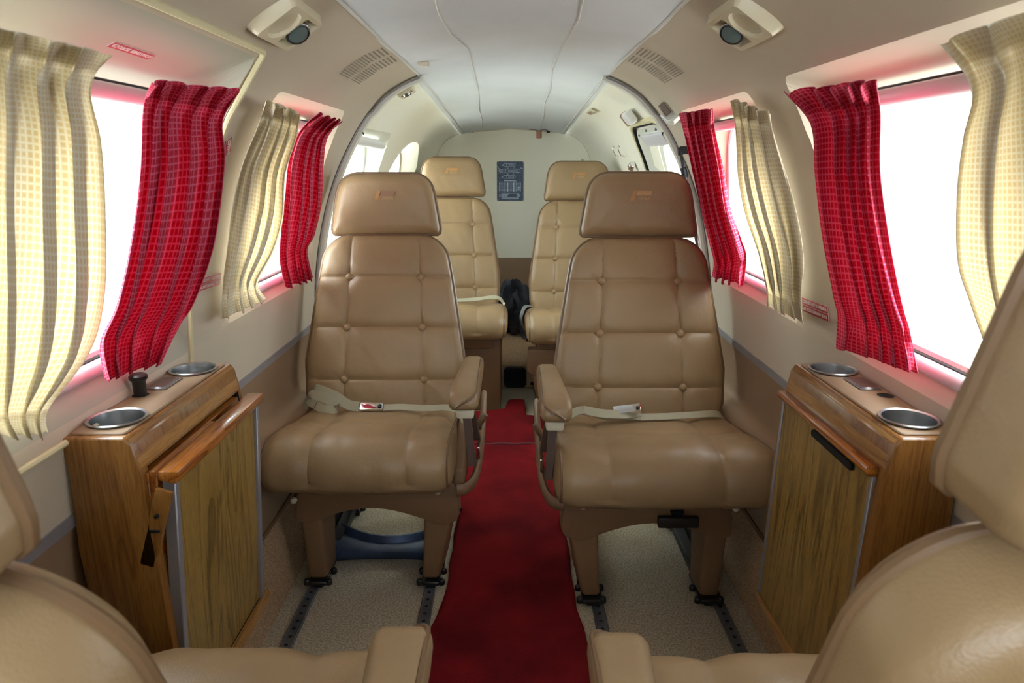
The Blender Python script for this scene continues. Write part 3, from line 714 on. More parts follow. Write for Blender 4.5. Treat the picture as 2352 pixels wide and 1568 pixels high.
# ---------------- wooden side cabinets ----------------
def cabinet(s,opened,label):
    r=thing('side_cabinet',label,'cabinet',(s*.60,1.115,0)); ox=-.60; oy=-1.115   # built for x>0 and mirrored
    def B(mb,n,m,p=None,**k):
        mb.v=[(x+ox,y+oy,z) for x,y,z in mb.v]; return mb.build(n,m,p or r,mir=s,**k)
    y0,y1=.925,1.312
    prof=[(.553,.681),(.648,.681),(.641,.62),(.646,.50),(.640,.40),(.632,.368),(.610,.345),(.592,.325),(.588,.29),(.590,.16),(.536,.155),(.530,.16),(.524,.35),(.530,.52),(.537,.62),(.545,.668)]
    inner=.030
    # body: near side, far side, back, top slab, bottom rail
    mb=MB(); mb.prism(prof,y0,y1,'y'); mb.bevel(.007,3,28)
    body=B(mb,'cabinet_body',[M_oak,M_hole])
    # recess behind the folded table, cups and hole
    cuts=[]
    c=MB(); xo=.40 ; ym,yM=y0+.022,y1-.016
    c.prism([(x+ox,z) for x,z in [(.45,.628),(.585,.628),(.570,.40),(.566,.178),(.45,.178)]],ym+oy,yM+oy,'y'); c.v=[(x*s,y,z) for x,y,z in c.v]; cuts.append(c.mesh('c',[M_hole]))
    cups=[(.5975,.990),(.5985,1.250)]
    for cx,cy in cups:
        c=MB().prism(rr(.077,.077,.0384,8,s*(cx+ox),cy+oy),.60,.72,'z'); cuts.append(c.mesh('c',[M_hole]))
    boolean(body,cuts)
    # vinyl top pad with openings
    mb=MB(); mb.prism(rr(.080,.362,.006,3,.5975,1.118),.680,.6845,'z'); mb.bevel(.0015,1); tp=B(mb,'top_pad',M_wallvinyl)
    cuts=[]
    for cx,cy in cups:
        c=MB().prism(rr(.077,.077,.0384,8,s*(cx+ox),cy+oy),.66,.72,'z'); cuts.append(c.mesh('c',[M_hole]))
    boolean(tp,cuts)
    for cx,cy in cups:
        mb=MB(); mb.lathe([(.0415,.6865),(.0425,.6885),(.0405,.690),(.0375,.688),(.0365,.68),(.034,.615),(.032,.612),(0,.612)],(cx,cy,0),None,40); B(mb,'cup_holder',M_cup)
    # ashtray plate
    mb=MB(); mb.box((.612,1.165,.6862),(.036,.066,.003)); mb.box((.612,1.165,.6870),(.031,.060,.004),1); mb.bevel(.0008,1); B(mb,'ashtray_lid',[M_alu,M_ash])
    mb=MB(); hx,hy=(.622,1.105); mb.lathe([(0,.6851),(.013,.6851)],(hx,hy,0),None,20); B(mb,'plug_hole',M_hole)
    if opened:
        mb=MB(); mb.lathe([(0,.722),(.011,.722),(.0145,.719),(.0145,.714),(.0105,.709),(.010,.680),(0,.680)],(hx,hy,0),None,24); B(mb,'black_plug',M_black)
        # folded table leaves pulled out of the recess
        def leaf(xa,xb,za,ztop,zlow,yy0,yy1,m,n,bev=.003):
            q=MB(); q.prism([(xa,ztop),(xb,ztop),(xb+(-.0),zlow),(xa+.0,zlow)],yy0,yy1,'y'); q.bevel(bev,2); return B(q,n,m)
        ya,yb=.935,1.292
        mb=MB(); mb.prism([(.503,.612),(.513,.612),(.541,.178),(.531,.178)],ya+.018,yb-.010,'y'); mb.bevel(.001,1); dr=B(mb,'table_panel',M_lam)
        for yy in (ya+.0135,yb-.006):
            mb=MB(); mb.prism([(.497,.608),(.516,.608),(.544,.178),(.525,.178)],yy-.007,yy+.007,'y'); mb.bevel(.0015,1); B(mb,'edge_strip',M_rail,dr)
        mb=MB(); mb.prism([(.487,.626),(.486,.612),(.492,.606),(.518,.612),(.518,.626)],ya-.002,yb+.002,'y'); mb.bevel(.002,2); B(mb,'table_edge',M_oakO,dr)
        mb=MB(); mb.prism([(.519,.625),(.531,.625),(.552,.30),(.542,.30)],ya+.002,yb-.15,'y'); mb.bevel(.0015,1); B(mb,'table_leaf',M_oakO,dr)
        mb=MB(); mb.prism([(.532,.622),(.546,.622),(.560,.20),(.546,.20)],ya+.002,yb-.01,'y'); mb.bevel(.0015,1); B(mb,'inner_leaf',M_oakO,dr)
        # wooden support arm with slots
        mb=MB(); a=Vector((.507,ya-.006,.600)); b=Vector((.548,ya-.006,.475)); mb.ribbon([a,a.lerp(b,.12),b],[Vector((1,0,.45))]*3,.026,.008); mb.bevel(.003,2); sp=B(mb,'support_arm',M_oak,dr)
        mb=MB(); mb.lathe([(0,.0048),(.003,.0045),(.0035,0)],(.521,ya-.0105,.560),Matrix.Rotation(PI/2,3,'X'),10); mb.box((.528,ya-.0108,.535),(.016,.003,.004)); B(mb,'slot',M_hole,sp)
    else:
        ya,yb=.948,1.300
        mb=MB(); mb.prism([(.534,.618),(.546,.618),(.534,.178),(.522,.178)],ya,yb,'y'); mb.bevel(.001,1); dr=B(mb,'door',M_lam)
        for yy in (ya+.003,yb-.003):
            mb=MB(); mb.prism([(.531,.612),(.546,.612),(.534,.180),(.519,.180)],yy-.0045,yy+.0045,'y'); mb.bevel(.001,1); B(mb,'edge_strip',M_rail,dr)
        mb=MB(); mb.prism([(.540,.628),(.521,.628),(.519,.619),(.525,.612),(.540,.612)],ya-.002,yb+.004,'y'); mb.bevel(.002,2); B(mb,'pull_rail',M_oakO,dr)
        mb=MB(); mb.prism(rr(.150,.012,.005,4,1.080,.600),.5275,.535,'x'); B(mb,'finger_slot',M_hole,dr)
    # bottom rail lip
    mb=MB(); mb.prism([(.515,.160),(.545,.160),(.545,.176),(.520,.178)],y0+.004,y1-.002,'y'); mb.bevel(.002,2); B(mb,'bottom_rail',M_oakY)
    # fascia band under the top
    mb=MB(); mb.prism([(.5385,.631),(.546,.672),(.553,.6795),(.56,.668),(.548,.631)],y0+.006,y1-.006,'y'); mb.bevel(.001,1); B(mb,'fascia',M_oakY)
    return r
cabinet(-1,True,'oak side cabinet on the left wall, folding table pulled out, black plug on top')
cabinet(1,False,'oak side cabinet on the right wall with closed laminate door and empty plug hole')

# ---------------- curtains ----------------
def curtain(label,group,Lp,Rp,pl,np_,amp,m,wcloth,hcloth,side,seed=0,yedge=None,vh=.10,vb=.90,front=None):
    rnd=random.Random(seed); nu,nv=110,90
    Lc=cat([(x,y,0) for x,y in Lp],12); Rc=cat([(x,y,0) for x,y in Rp],12)
    def ev(Cc,v):
        k=v*(len(Cc)-1); i=min(len(Cc)-2,int(k)); return Cc[i].lerp(Cc[i+1],k-i)
    ph=[rnd.uniform(0,6.28) for _ in range(6)]
    P=[];uv=[]
    for i in range(nv+1):
        v=i/nv; a=ev(Lc,v); b=ev(Rc,v); row=[]
        # gathers at the rods
        g=1-.45*math.exp(-((v-vh)/.035)**2)-.45*math.exp(-((v-vb)/.04)**2)
        for j in range(nu+1):
            u=j/nu
            w=2*PI*(np_*(u+.05*math.sin(2*PI*u+ph[0])+.025*math.sin(v*5+ph[1])))+ph[2]
            us=u+ (.44/np_)*math.sin(w*1.0+PI*.5+.8*math.sin(v*3+ph[3]))*g*min(1,8*u,8*(1-u))*.8
            if v<vh or v>vb: # frilled heading and hem
                e=((vh-v)/vh if v<vh else (v-vb)/(1-vb)); us+=.015*e*math.sin(2*w+ph[4])
            else: e=0
            px=lerp(a.x,b.x,us); py=lerp(a.y,b.y,us)+3*math.sin(w)*(.5 if .12<v<.88 else 1.2)+(-1 if v<vh else 1)*e*(14 if wcloth>.4 else 8)*(abs(math.sin(w*.5+ph[0]))-.5)*(.7+.3*math.sin(u*9+ph[1]))
            p=at(px,py,pl=pl); onwall=0
            if abs(p.x)>Wx(min(p.z,1.31),p.y)-.028:
                d=Vector(ray(px,py)); t1=hi=p.y/d.y; lo=.3*hi
                for _ in range(14):
                    md_=(lo+hi)/2; q=Vector((0,0,HC))+d*md_
                    if abs(q.x)<Wx(min(q.z,1.31),q.y)-.028: lo=md_
                    else: hi=md_
                q=Vector((0,0,HC))+d*lo
                p=q
                onwall=1
            A=amp*g*(.75+.25*math.sin(v*4+ph[5]))
            off=A*math.sin(w)+.3*A*math.sin(2*w+v*6+ph[1])+.25*A*math.sin(v*13+u*7+ph[0])*.6
            if v<vh: off+=.008*((vh-v)/vh)+A*.8*e*math.sin(w*1.5+ph[3])
            pin=math.exp(-((v-vh)/.012)**2)+math.exp(-((v-vb)/.012)**2); off-=.005*pin
            xx=abs(p.x)-(off if not onwall else .70*(off+1.15*A)); O_=Vector((0,0,HC)); p=O_+(p-O_)*(xx/abs(p.x)); x=abs(p.x)
            row.append((side*x,p.y,p.z)); uv.append((u*wcloth,v*hcloth))
        P.append(row)
    mb=MB(); mb.grid(P); mb.uv=uv
    o=mb.build('curtain',m,ang=180,recalc=False); sm=o.modifiers.new('s','SOLIDIFY'); sm.thickness=.0012; sm.offset=0
    # stitched band over the rod
    return tag(o,label,'curtain',group)
PLl=((-.520,1.16),(-.610,.74)); PLr=((.520,1.16),(.610,.74))
PL2=((-.535,1.16),(-.640,.74)); PR2=((.535,1.16),(.640,.74))
GR='crimson checked curtains'; GC='cream checked curtains'
curtain('cream curtain at the far left edge of the picture, left of the first left window',GC,
  [(-190,20),(-180,110),(-190,260),(-200,450),(-200,650),(-190,850),(-110,960),(-60,1010)],
  [(252,125),(208,205),(232,330),(242,500),(240,680),(205,810),(112,940),(108,1000)],PLl,5,.028,M_curC,.70,.64,-1,1,vh=.09,vb=.86)
curtain('crimson curtain on the first left window, above the open cabinet',GR,
  [(352,190),(330,245),(322,400),(300,560),(268,700),(230,790),(243,872)],
  [(552,212),(512,275),(516,380),(492,560),(448,690),(412,750),(372,832)],PLl,5,.024,M_curR,.46,.62,-1,2,vh=.13,vb=.86)
curtain('narrow cream curtain on the second left window',GC,
  [(612,232),(592,290),(556,380),(535,470),(524,560),(512,660),(510,735)],
  [(690,262),(682,312),(655,400),(650,500),(628,580),(592,650),(612,690)],PL2,4,.020,M_curC,.36,.52,-1,3,vh=.11,vb=.87)
curtain('crimson curtain on the second left window, beside the arch trim',GR,
  [(733,262),(690,302),(664,370),(655,450),(645,540),(643,600),(655,662)],
  [(786,280),(752,318),(742,390),(738,470),(722,540),(706,575),(718,640)],PL2,4,.020,M_curR,.32,.52,-1,4,vh=.13,vb=.86)
curtain('crimson curtain on the second right window, beside the arch trim',GR,
  [(1560,262),(1572,310),(1592,400),(1612,490),(1632,570),(1640,605),(1634,640)],
  [(1638,250),(1642,300),(1662,390),(1678,480),(1702,550),(1714,590),(1708,657)],PR2,4,.020,M_curR,.32,.52,1,5,vh=.13,vb=.86)
curtain('narrow cream curtain on the second right window',GC,
  [(1678,228),(1690,300),(1695,400),(1712,490),(1742,580),(1760,660),(1762,702)],
  [(1768,262),(1778,310),(1806,400),(1830,490),(1846,590),(1840,680),(1844,738)],PR2,4,.021,M_curC,.38,.52,1,6,vh=.11,vb=.87)
curtain('crimson curtain on the first right window, above the closed cabinet',GR,
  [(1800,215),(1862,285),(1872,400),(1888,540),(1914,680),(1924,730),(1918,795)],
  [(2012,190),(2022,262),(2022,400),(2044,560),(2070,690),(2092,770),(2106,856)],PLr,5,.024,M_curR,.46,.62,1,7,vh=.13,vb=.86)
curtain('cream curtain at the far right edge of the picture, behind the blurred headrest',GC,
  [(2166,98),(2232,205),(2212,320),(2198,450),(2200,600),(2230,700),(2280,850),(2300,1000)],
  [(2560,-40),(2560,60),(2580,250),(2600,450),(2600,650),(2580,900),(2500,1000),(2480,1100)],PLr,5,.028,M_curC,.70,.64,1,8,vh=.09,vb=.86)
# rods above and below the windows
for s_,y0,y1,nm in ((-1,.50,1.255,'first left'),(1,.50,1.255,'first right'),(-1,1.49,1.965,'second left'),(1,1.49,1.965,'second right')):
    yb1=y1 if y1<1.5 else 2.13
    for z,zn,yy in ((1.153,'above',y1),(.752,'below',yb1)):
        x=s_*(gF(z)-(.045 if z>1 else .018))
        mb=MB().tube([(x,y0,z),(x,yy,z)],.0125,14); mb.tube([(x+s_*.004,y0,z+(.014 if z>1 else .013)),(x+s_*.004,yy,z+(.014 if z>1 else .013))],.003,6,mi=1)
        tag(mb.build('curtain_rod',[M_rod,M_dark]),'white curtain tube running %s the glass of the %s window'%(zn,nm),'rod','curtain tubes')
x=-.535
tag(MB().tube([(-.510,2.275,1.135),(-.510,2.80,1.128)],.017,18).build('shade_roller',M_whitep),'thick white roller tube above the pale green aft left window','shade')

# ---------------- overhead fittings ----------------
def wallframe(px,py,side):
    p=W(px,py); z=p.z; x0,x1=Wx(z-.012,p.y),Wx(z+.012,p.y)
    up=Vector((side*(x1-x0),0,.024)).normalized()      # toward the ceiling along the wall
    return p,frame(p,(0,1,0) if side<0 else (0,-1,0),up)   # n points into the cabin
def lamp(px,py,side,label,w=.165,h=.088,flip=1,small=False):
    p,M_=wallframe(px,py,side)
    r=thing('reading_light',label,'light',p)
    Mi=Matrix.Translation(-p)@M_
    f=flip
    mb=MB(); V=[]; 
    lo=rr(w,h,.010,3); hi=rr(w*.93,h*.86,.008,3); n=len(lo)
    mb.add([(x,y,-.004) for x,y in lo]+[(x,y,.002) for x,y in lo]+[(x,y,.017) for x,y in hi],[tuple(range(n))[::-1],tuple(range(2*n,3*n))]+[(i,(i+1)%n,n+(i+1)%n,n+i) for i in range(n)]+[(n+i,n+(i+1)%n,2*n+(i+1)%n,2*n+i) for i in range(n)])
    mb.xf(Mi); o=mb.build('housing',[M_lamph,M_lamph],r,ang=30)
    c1=MB(); a=w*.22; 
    q=[(f*w*.02,-h*.36),(f*w*.42,-h*.36),(f*w*.42,h*.36),(f*w*.02,h*.36)]
    c1.add([(x*.94+f*.002,y*.9,.001) for x,y in q]+[(x,y,.04) for x,y in q],[(3,2,1,0),(4,5,6,7),(0,1,5,4),(1,2,6,5),(2,3,7,6),(3,0,4,7)]); c1.xf(Mi)
    c2=MB(); c2.lathe([(0,.008),(h*.20,.008),(h*.30,.012),(h*.36,.020),(h*.38,.04),(0,.04)],(-f*w*.22,0,0),None,28,sx=1.25); c2.xf(Mi)
    cm=[]
    for c in (c1,c2):
        cm.append(c.mesh('c',[M_lamph],merge=True))
    boolean(o,cm)
    mb=MB(); R=Matrix.Rotation(.45*-f,3,'Y')
    mb.lathe([(0,.016),(h*.20,.016),(h*.235,.014),(h*.24,.012),(h*.24,-.010),(0,-.010)],(f*w*.22,0,.005),R,28,0)
    mb.xf(Mi); o=mb.build('spotlight',M_cup,r)
    mb=MB(); mb.lathe([(0,.0175),(h*.13,.0172),(h*.19,.0164)],(f*w*.22,0,.005),R,28); mb.xf(Mi); mb.build('lens',M_lens,r)
    mb=MB(); mb.lathe([(h*.195,.0168),(h*.215,.0175),(h*.235,.0162)],(f*w*.22,0,.005),R,28); mb.xf(Mi); mb.build('lens_rim',M_black,r)
    return r
lamp(655,47,-1,'cream reading light housing on the left side of the ceiling, spotlight in a square recess',flip=1)
lamp(1710,47,1,'cream reading light housing on the right side of the ceiling, spotlight in a square recess',flip=-1)
lamp(930,206,-1,'small cream reading light just behind the arch trim on the left',w=.095,h=.058,flip=-1)
def grille(px,py,side,label):
    p,M_=wallframe(px,py,side); r=thing('speaker_grille',label,'speaker',p); Mi=Matrix.Translation(-p)@M_
    mb=MB()
    for row in (-1,1):
        for k in range(15):
            y=-.052+k*.0073; xa,xb=row*.062-.048,row*.062+.048; nseg=4
            for q in range(1): mb.box(((xa+xb)/2,y,.0004),(xb-xa,.0010,.0010))
    def bend(v):
        w=Mi@Vector(v)+p; X=Wx(w.z,w.y); d=Vector((side*X,w.y,w.z))-p; return tuple(d+ (Mi.to_3x3()@Vector((0,0,1)))*v[2]*.8)
    mb.v=[bend(v) for v in mb.v]; mb.build('slots',mat('perforation_shadow',srgb(138,130,116),.8) if 'perforation_shadow' not in bpy.data.materials else bpy.data.materials['perforation_shadow'],r); return r
grille(842,153,-1,'fine slotted speaker grille in the left ceiling panel, ahead of the arch')
grille(1510,152,1,'fine slotted speaker grille in the right ceiling panel, ahead of the arch')
# clip on the ceiling
p=at(973,143,Z=1.326)
r=thing('ceiling_clip','small white plastic clip on the left of the ceiling panel','clip',p)
mb=MB(); mb.box((0,0,-.004),(.030,.024,.010)); mb.bevel(.003,2); mb.build('clip_body',M_cream,r)
mb=MB(); mb.box((.004,-.004,-.012),(.012,.016,.010),R=Matrix.Rotation(.4,3,'X')); mb.bevel(.002,2); mb.build('clip_tab',M_whitep,r)
# copper plug with wires at the back of the ceiling
p=Vector((.150,4.16,ceilz(.15,4.16)))
r=thing('ceiling_plug','small brown cylinder hanging from the ceiling by the rear bulkhead','fitting',p)
MB().lathe([(0,-.052),(.014,-.052),(.016,-.048),(.016,-.014),(.014,-.010),(0,-.010)],(0,0,0),None,20).build('cylinder',mat('copper_brown',srgb(176,130,104),.5),r)
mb=MB(); mb.tube(cat([(-.06,0,-.002),(-.03,-.004,-.006),(0,0,-.010),(.03,-.004,-.005),(.055,.01,-.012)],4),.0016,6); mb.lathe([(0,-.01),(.008,-.008),(.008,.0)],(.055,.02,-.012),None,10); mb.build('wire',M_dark,r)
# bulkhead screws
for px,py in ((1085,303),(1171,292),(1258,303),(1338,367)):
    p=at(px,py,Y=4.225); t=thing('bulkhead_screw','small dark screw along the top edge of the rear bulkhead','screw',p,0,'bulkhead edge screws') if False else None
    o=MB().lathe([(0,.004),(.005,.003),(.0065,0),(.0065,-.004)],p,Matrix.Rotation(PI/2,3,'X'),12).build('screw',M_alu); tag(o,'small metal screw on the curved top edge of the rear bulkhead','screw','bulkhead edge screws')
# placard
p=at(1171.5,416,Y=4.224)
r=thing('placard','dark blue technical placard with white aircraft drawing on the rear bulkhead','sign',p)
w_,h_=.155,.226
mb=MB(); mb.prism(rr(w_,h_,.006,3),-.002,.003,'y'); mb.build('plate',M_plac,r)
mb=MB(); yy=-.0025
def bar(x0,z0,x1,z1,t=.0014):
    a=Vector((x0,yy,z0)); b=Vector((x1,yy,z1)); mb.ribbon([a,b],(0,1,0),.001,t)
def loop(P_,t=.0014):
    for a,b in zip(P_,P_[1:]+P_[:1]): bar(a[0],a[1],b[0],b[1],t)
for cz in (.092,.025):
    loop([(-.048,cz),(-.032,cz+.008),(.024,cz+.009),(.030,cz+.004),(.030,cz-.006),(.022,cz-.009),(-.032,cz-.008)],.002)
    loop([(-.008,cz-.003),(.022,cz-.003),(.022,cz+.003),(-.008,cz+.003)]); bar(-.020,cz-.008,-.020,cz+.008)
cz=.059
loop([(-.068,cz),(-.055,cz+.009),(-.03,cz+.011),(.055,cz+.011),(.060,cz+.004),(.060,cz-.008),(-.03,cz-.011),(-.055,cz-.009)],.0022)
for q in (-.035,-.026,-.017,.035,.045): bar(q,cz-.010,q,cz+.010)
loop([(-.010,cz-.004),(.030,cz-.004),(.030,cz+.004),(-.010,cz+.004)]); bar(-.01,cz,.03,cz); loop([(-.055,cz-.004),(-.045,cz-.004),(-.045,cz+.004),(-.055,cz+.004)])
bar(-.076,.086,-.060,.066,.0025); bar(.062,.076,.074,.073,.004); bar(-.012,.080,-.012,.072,.002); bar(-.012,.046,-.012,.038,.002); bar(.022,.080,.022,.072); bar(.022,.046,.022,.038)
bar(-.036,.0025,.036,.0025,.004)
for k in range(9): bar(-.064,-.004-k*.0072,.064,-.004-k*.0072,.0013 if k else .002)
for x in (-.064,-.048,-.034,-.014,.006,.022,.036,.064): bar(x,-.004,x,-.062,.0014 if x not in (-.014,.022) else .006)
bar(.046,-.036,.058,-.036,.005); bar(.046,-.044,.056,-.044,.004)
bar(-.052,-.070,.052,-.070,.0035)
for z in (-.077,-.083,-.089): bar(-.064,z,-.056,z,.003); bar(-.052,z,-.014+.006*(z>-.08),z,.003); bar(.040,z,.062,z,.003)
for z in (-.097,-.102): bar(-.050,z,.050,z,.003)
for x,z in ((-.070,.106),(.070,.106),(-.070,-.106),(.070,-.106)): mb.lathe([(0,.001),(.0016,.001)],(x,yy,z),Matrix.Rotation(PI/2,3,'X'),8)
mb.build('printing',M_placw,r,recalc=False)

# ---------------- labels ----------------
def label_on(corners,lines,label,name='sign',cat_='sign',depth=.0012,tm=M_labelwhite,bm_=M_labelred,split=True):
    """corners: top-left, top-right, bottom-right, bottom-left in world space as read"""
    a,b,c,d=[Vector(q) for q in corners]; o=(a+b+c+d)/4; r=thing(name,label,cat_,o)
    rg=((b-a)+(c-d)); u=((a-d)+(b-c)); wd=rg.length/2; ht=u.length/2; Mi=frame((0,0,0),rg,u)
    n=len(lines)
    for i,tx in enumerate(lines):
        cy=ht/2-ht*(i+.5)/n; hh=ht/n*.93
        mb=MB(); mb.box((0,cy,0),(wd,hh,.0008)); mb.box((0,cy,.0004),(wd*.99,hh*.95,.0010),1); mb.xf(Mi)
        pl=mb.build('plate',[tm if name!='print' else bm_,bm_],r)
        t=textmesh(tx,hh*.66,Matrix.Identity(4),.0003); xs=[v[0] for v in t.v]; k=wd*.93/(max(xs)-min(xs)); cx=(max(xs)+min(xs))/2
        t.v=[((x-cx)*k,y+cy,z+.0013) for x,y,z in t.v]; t.xf(Mi); t.build('lettering',tm,pl)
    return r
def WW(px,py,side,off=.0022):
    p=W(px,py); p.x-=side*off; return p
label_on([WW(1848,684,1),WW(1906,706,1),WW(1904,737,1),WW(1844,712,1)],['ΣΩΣΙΒΙΑ ΠΙΣΩ ΑΠΟ ΤΑ ΚΑΘΙΣΜΑΤΑ','LIFE JACKETS BEHIND SEATS'],'red life jacket label on the right wall beneath the window pillar')
label_on([WW(446,644,-1),WW(505,624,-1),WW(503,654,-1),WW(443,672,-1)],['ΣΩΣΙΒΙΑ ΠΙΣΩ ΑΠΟ ΤΑ ΚΑΘΙΣΜΑΤΑ','LIFE JACKETS BEHIND SEATS'],'red life jacket label on the left wall, partly behind the crimson curtain')
pg=((-.4365,1.2305),(-.585,1.168))
off_=Vector((.001,0,-.0035))
label_on([at(264,89,pl=pg)+off_,at(356,120,pl=pg)+off_,at(335,130,pl=pg)+off_,at(240,98,pl=pg)+off_],['ΕΞΟΔΟΣ ΚΙΝΔΥΝΟΥ'],'red emergency exit sign above the first left window')
label_on([WW(515,352,-1),WW(518,317,-1),WW(529,319,-1),WW(524,354,-1)],['ΕΞΟΔΟΣ'],'small red sign turned sideways, beside the first left crimson curtain')
# faint stencil on the left sill
def stencil(p,rg,up,lines,label,size=.0075):
    o=Vector(p); r=None; Mx=frame((0,0,0),rg,up); mb=MB()
    for i,tx in enumerate(lines):
        t=textmesh(tx,size,Matrix.Identity(4),.0002); mb.add([Mx@Vector((x,y-i*size*1.15,z+.0012)) for x,y,z in t.v],t.f)
    ob=mb.build('stencil_text',M_print); ob.location=o; return tag(ob,label,'lettering')
p=at(158,925,Z=.713); stencil(p+Vector((0,0,.001)),(0.15,1,0),(-1,.1,.12),['LATCH SEATS FOR','TAKE-OFF AND LANDING'],'faint grey stencilled notice on the left window sill')

# ---------------- aft door on the right ----------------
def onw(Y,z,off=0,inset=.012): return Vector((Wx(z,Y)+inset-off,Y,z))
dr=bpy.data.objects.new('door_1',None); C.objects.link(dr); dr.location=(.5,2.65,.6); struct(dr,'white cabin entry door with window behind the right arch trim')
OD=quadout(2.27,2.77,1.198,2.275,3.12,.16,.11,8,10); OI=quadout(2.27,2.73,1.178,2.275,3.03,.20,.10,8,10)
def dadd(mb,n,m,ang=38,recalc=True):
    mb.v=[(x-.5,y-2.65,z-.6) for x,y,z in mb.v]; o=mb.build(n,m,dr,ang=ang,recalc=recalc); return o
dadd(MB().tube([onw(Y,z,.004) for Y,z in OD],.011,8,closed=True),'door_seal',M_bead)
dadd(MB().tube([onw(Y,z,.008) for Y,z in quadout(2.27,2.755,1.188,2.275,3.10,.175,.105,8,10)],.0055,6,closed=True),'door_gap',M_hole)
# door skin: ring from outer outline to the window reveal
GW=quadout(2.32,2.60,1.130,2.33,2.88,.72,.06,8,10); GR_=quadout(2.295,2.66,1.158,2.30,2.96,.69,.07,8,10)
rings=[[onw(Y,z,.010) for Y,z in OI]]
rings.append([onw(Y,z,.012) for Y,z in GR_]); rings.append([onw(Y,z,-.022) for Y,z in GW]); rings.append([onw(Y,z,-.030) for Y,z in quadout(2.325,2.59,1.122,2.335,2.87,.73,.06,8,10)])
dout=rings
me,Bc=cutter(1,GR_,GW,lambda z:Wx(z,2.6)+.03,cm=M_aftfab); boolean(ar,[me])
mb=MB(); n=len(OI); 
mid=[[a.lerp(b,k/5) for a,b in zip(rings[0],rings[1])] for k in range(6)]
for k in range(1,5): mid[k]=[Vector((Wx(p.z,p.y)+.012-.011,p.y,p.z)) for p in mid[k]]
allr=mid+rings[2:]
mb.v=[tuple(p) for r_ in allr for p in r_]
for i in range(len(allr)-1):
    for j in range(n): mb.f.append((i*n+j,i*n+(j+1)%n,(i+1)*n+(j+1)%n,(i+1)*n+j)); mb.m.append(0)
o=dadd(mb,'door_panel',M_greyf,recalc=True)
mb=MB(); c=sum(rings[3],Vector())/n; mb.add([tuple(p) for p in rings[3]],[tuple(range(n))]); dadd(mb,'door_glass',M_glass,recalc=False)
for Y,z in ((2.38,1.168),(2.52,1.170),(2.66,1.160),(2.80,1.03),(2.88,.93)):
    mb=MB(); mb.lathe([(0,.0035),(.004,.003),(.005,0),(.005,-.003)],onw(Y,z,.013),Matrix.Rotation(-PI/2.4,3,'Y'),10); dadd(mb,'screw',M_alu)
# window shade in the door
mb=MB(); P=[[onw(Y,z,.016+.004*math.sin(k*1.2)) for Y in [2.30+.02*i for i in range(16)]] for k,z in enumerate([1.158,1.150,1.140,1.130,1.120])]
mb.grid(P); o=dadd(mb,'door_shade',M_rod); sm=o.modifiers.new('s','SOLIDIFY'); sm.thickness=.004
# door lock
p=W(1455,382); mb=MB(); mb.lathe([(0,.020),(.006,.020),(.008,.015),(.016,.014),(.020,.004),(.020,-.004)],p-Vector((.004,0,0)),Matrix.Rotation(-PI/2.3,3,'Y'),20); dadd(mb,'door_lock',M_chrome)
p=p+Vector((.0,.05,-.02)); mb=MB(); mb.box((p.x,p.y,p.z-.02),(.02,.05,.03)); mb.bevel(.006,2); dadd(mb,'lock_base',M_black)
# gas strut
a=Vector((.470,2.14,1.075)); b=Vector((.562,2.17,.66)) 
a=at(1562,345,Y=2.12); b=at(1602,560,Y=2.12)
r=thing('door_strut','slim grey gas strut standing in the right door frame behind the crimson curtain','strut',a)
d=b-a; mb=MB(); mb.tube([d*.20,d*1.15],.0062,12); mb.build('cylinder',M_strut,r)
mb=MB(); mb.tube([d*.04,d*.25],.0042,10); mb.tube([d*.18,d*.19,d*.19,d*.285],[.008,.0095,.0095,.0095],12); mb.build('rod_end',M_dark,r)
mb=MB(); mb.tube([d*-.03,d*.05],.009,10); mb.box((.014,0,0),(.03,.016,.022)); mb.bevel(.002,1); mb.build('bracket',M_dark,r)
# latch handle near the arch on the right
p,M_=wallframe(1541,250,1); r=thing('arch_bracket','pale metal bracket on the right arch trim above the crimson curtain','bracket',p); Mi=Matrix.Translation(-p)@M_
mb=MB(); mb.prism(cat([(-.05,.0),(-.045,-.022),(-.02,-.034),(.03,-.036),(.05,-.030),(.05,-.020),(.02,-.020),(-.01,-.018),(-.03,.0)],3,True) and [(q.x,q.y) for q in cat([(-.05,.0,0),(-.045,-.022,0),(-.02,-.034,0),(.03,-.036,0),(.05,-.030,0),(.05,-.020,0),(.02,-.020,0),(-.01,-.018,0),(-.03,.0,0)],3,True)],-.004,.026,'z'); mb.bevel(.002,1); mb.xf(Mi); mb.build('curved_arm',M_ringm,r)
mb=MB(); mb.box((-.020,.010,.010),(.012,.036,.018)); mb.bevel(.002,1); mb.xf(Mi); mb.build('block',M_post,r)
# aft vent, plastic box, hooks
p,M_=wallframe(1357,256,1); r=thing('wall_vent','small slotted vent in the right aft headliner','vent',p); Mi=Matrix.Translation(-p)@M_
mb=MB(); mb.prism(rr(.17,.026,.008,4),-.002,.006,'z'); mb.bevel(.003,2); mb.xf(Mi); mb.build('bezel',M_cream,r)
mb=MB(); mb.prism(rr(.12,.012,.004,4),.004,.0066,'z'); mb.xf(Mi); mb.build('slot',M_wallvinyl,r)
p,M_=wallframe(1452,264,1); r=thing('wall_box','white plastic box with brown cover above the right door','box',p); Mi=Matrix.Translation(-p)@M_
mb=MB(); mb.box((.008,0,.014),(.085,.050,.030)); mb.bevel(.010,3); mb.xf(Mi); mb.build('box_body',M_whitep,r)
mb=MB(); mb.box((-.034,0,.016),(.022,.052,.032)); mb.bevel(.008,3); mb.xf(Mi); mb.build('cover',mat('brown_plastic',srgb(150,120,96),.35),r)
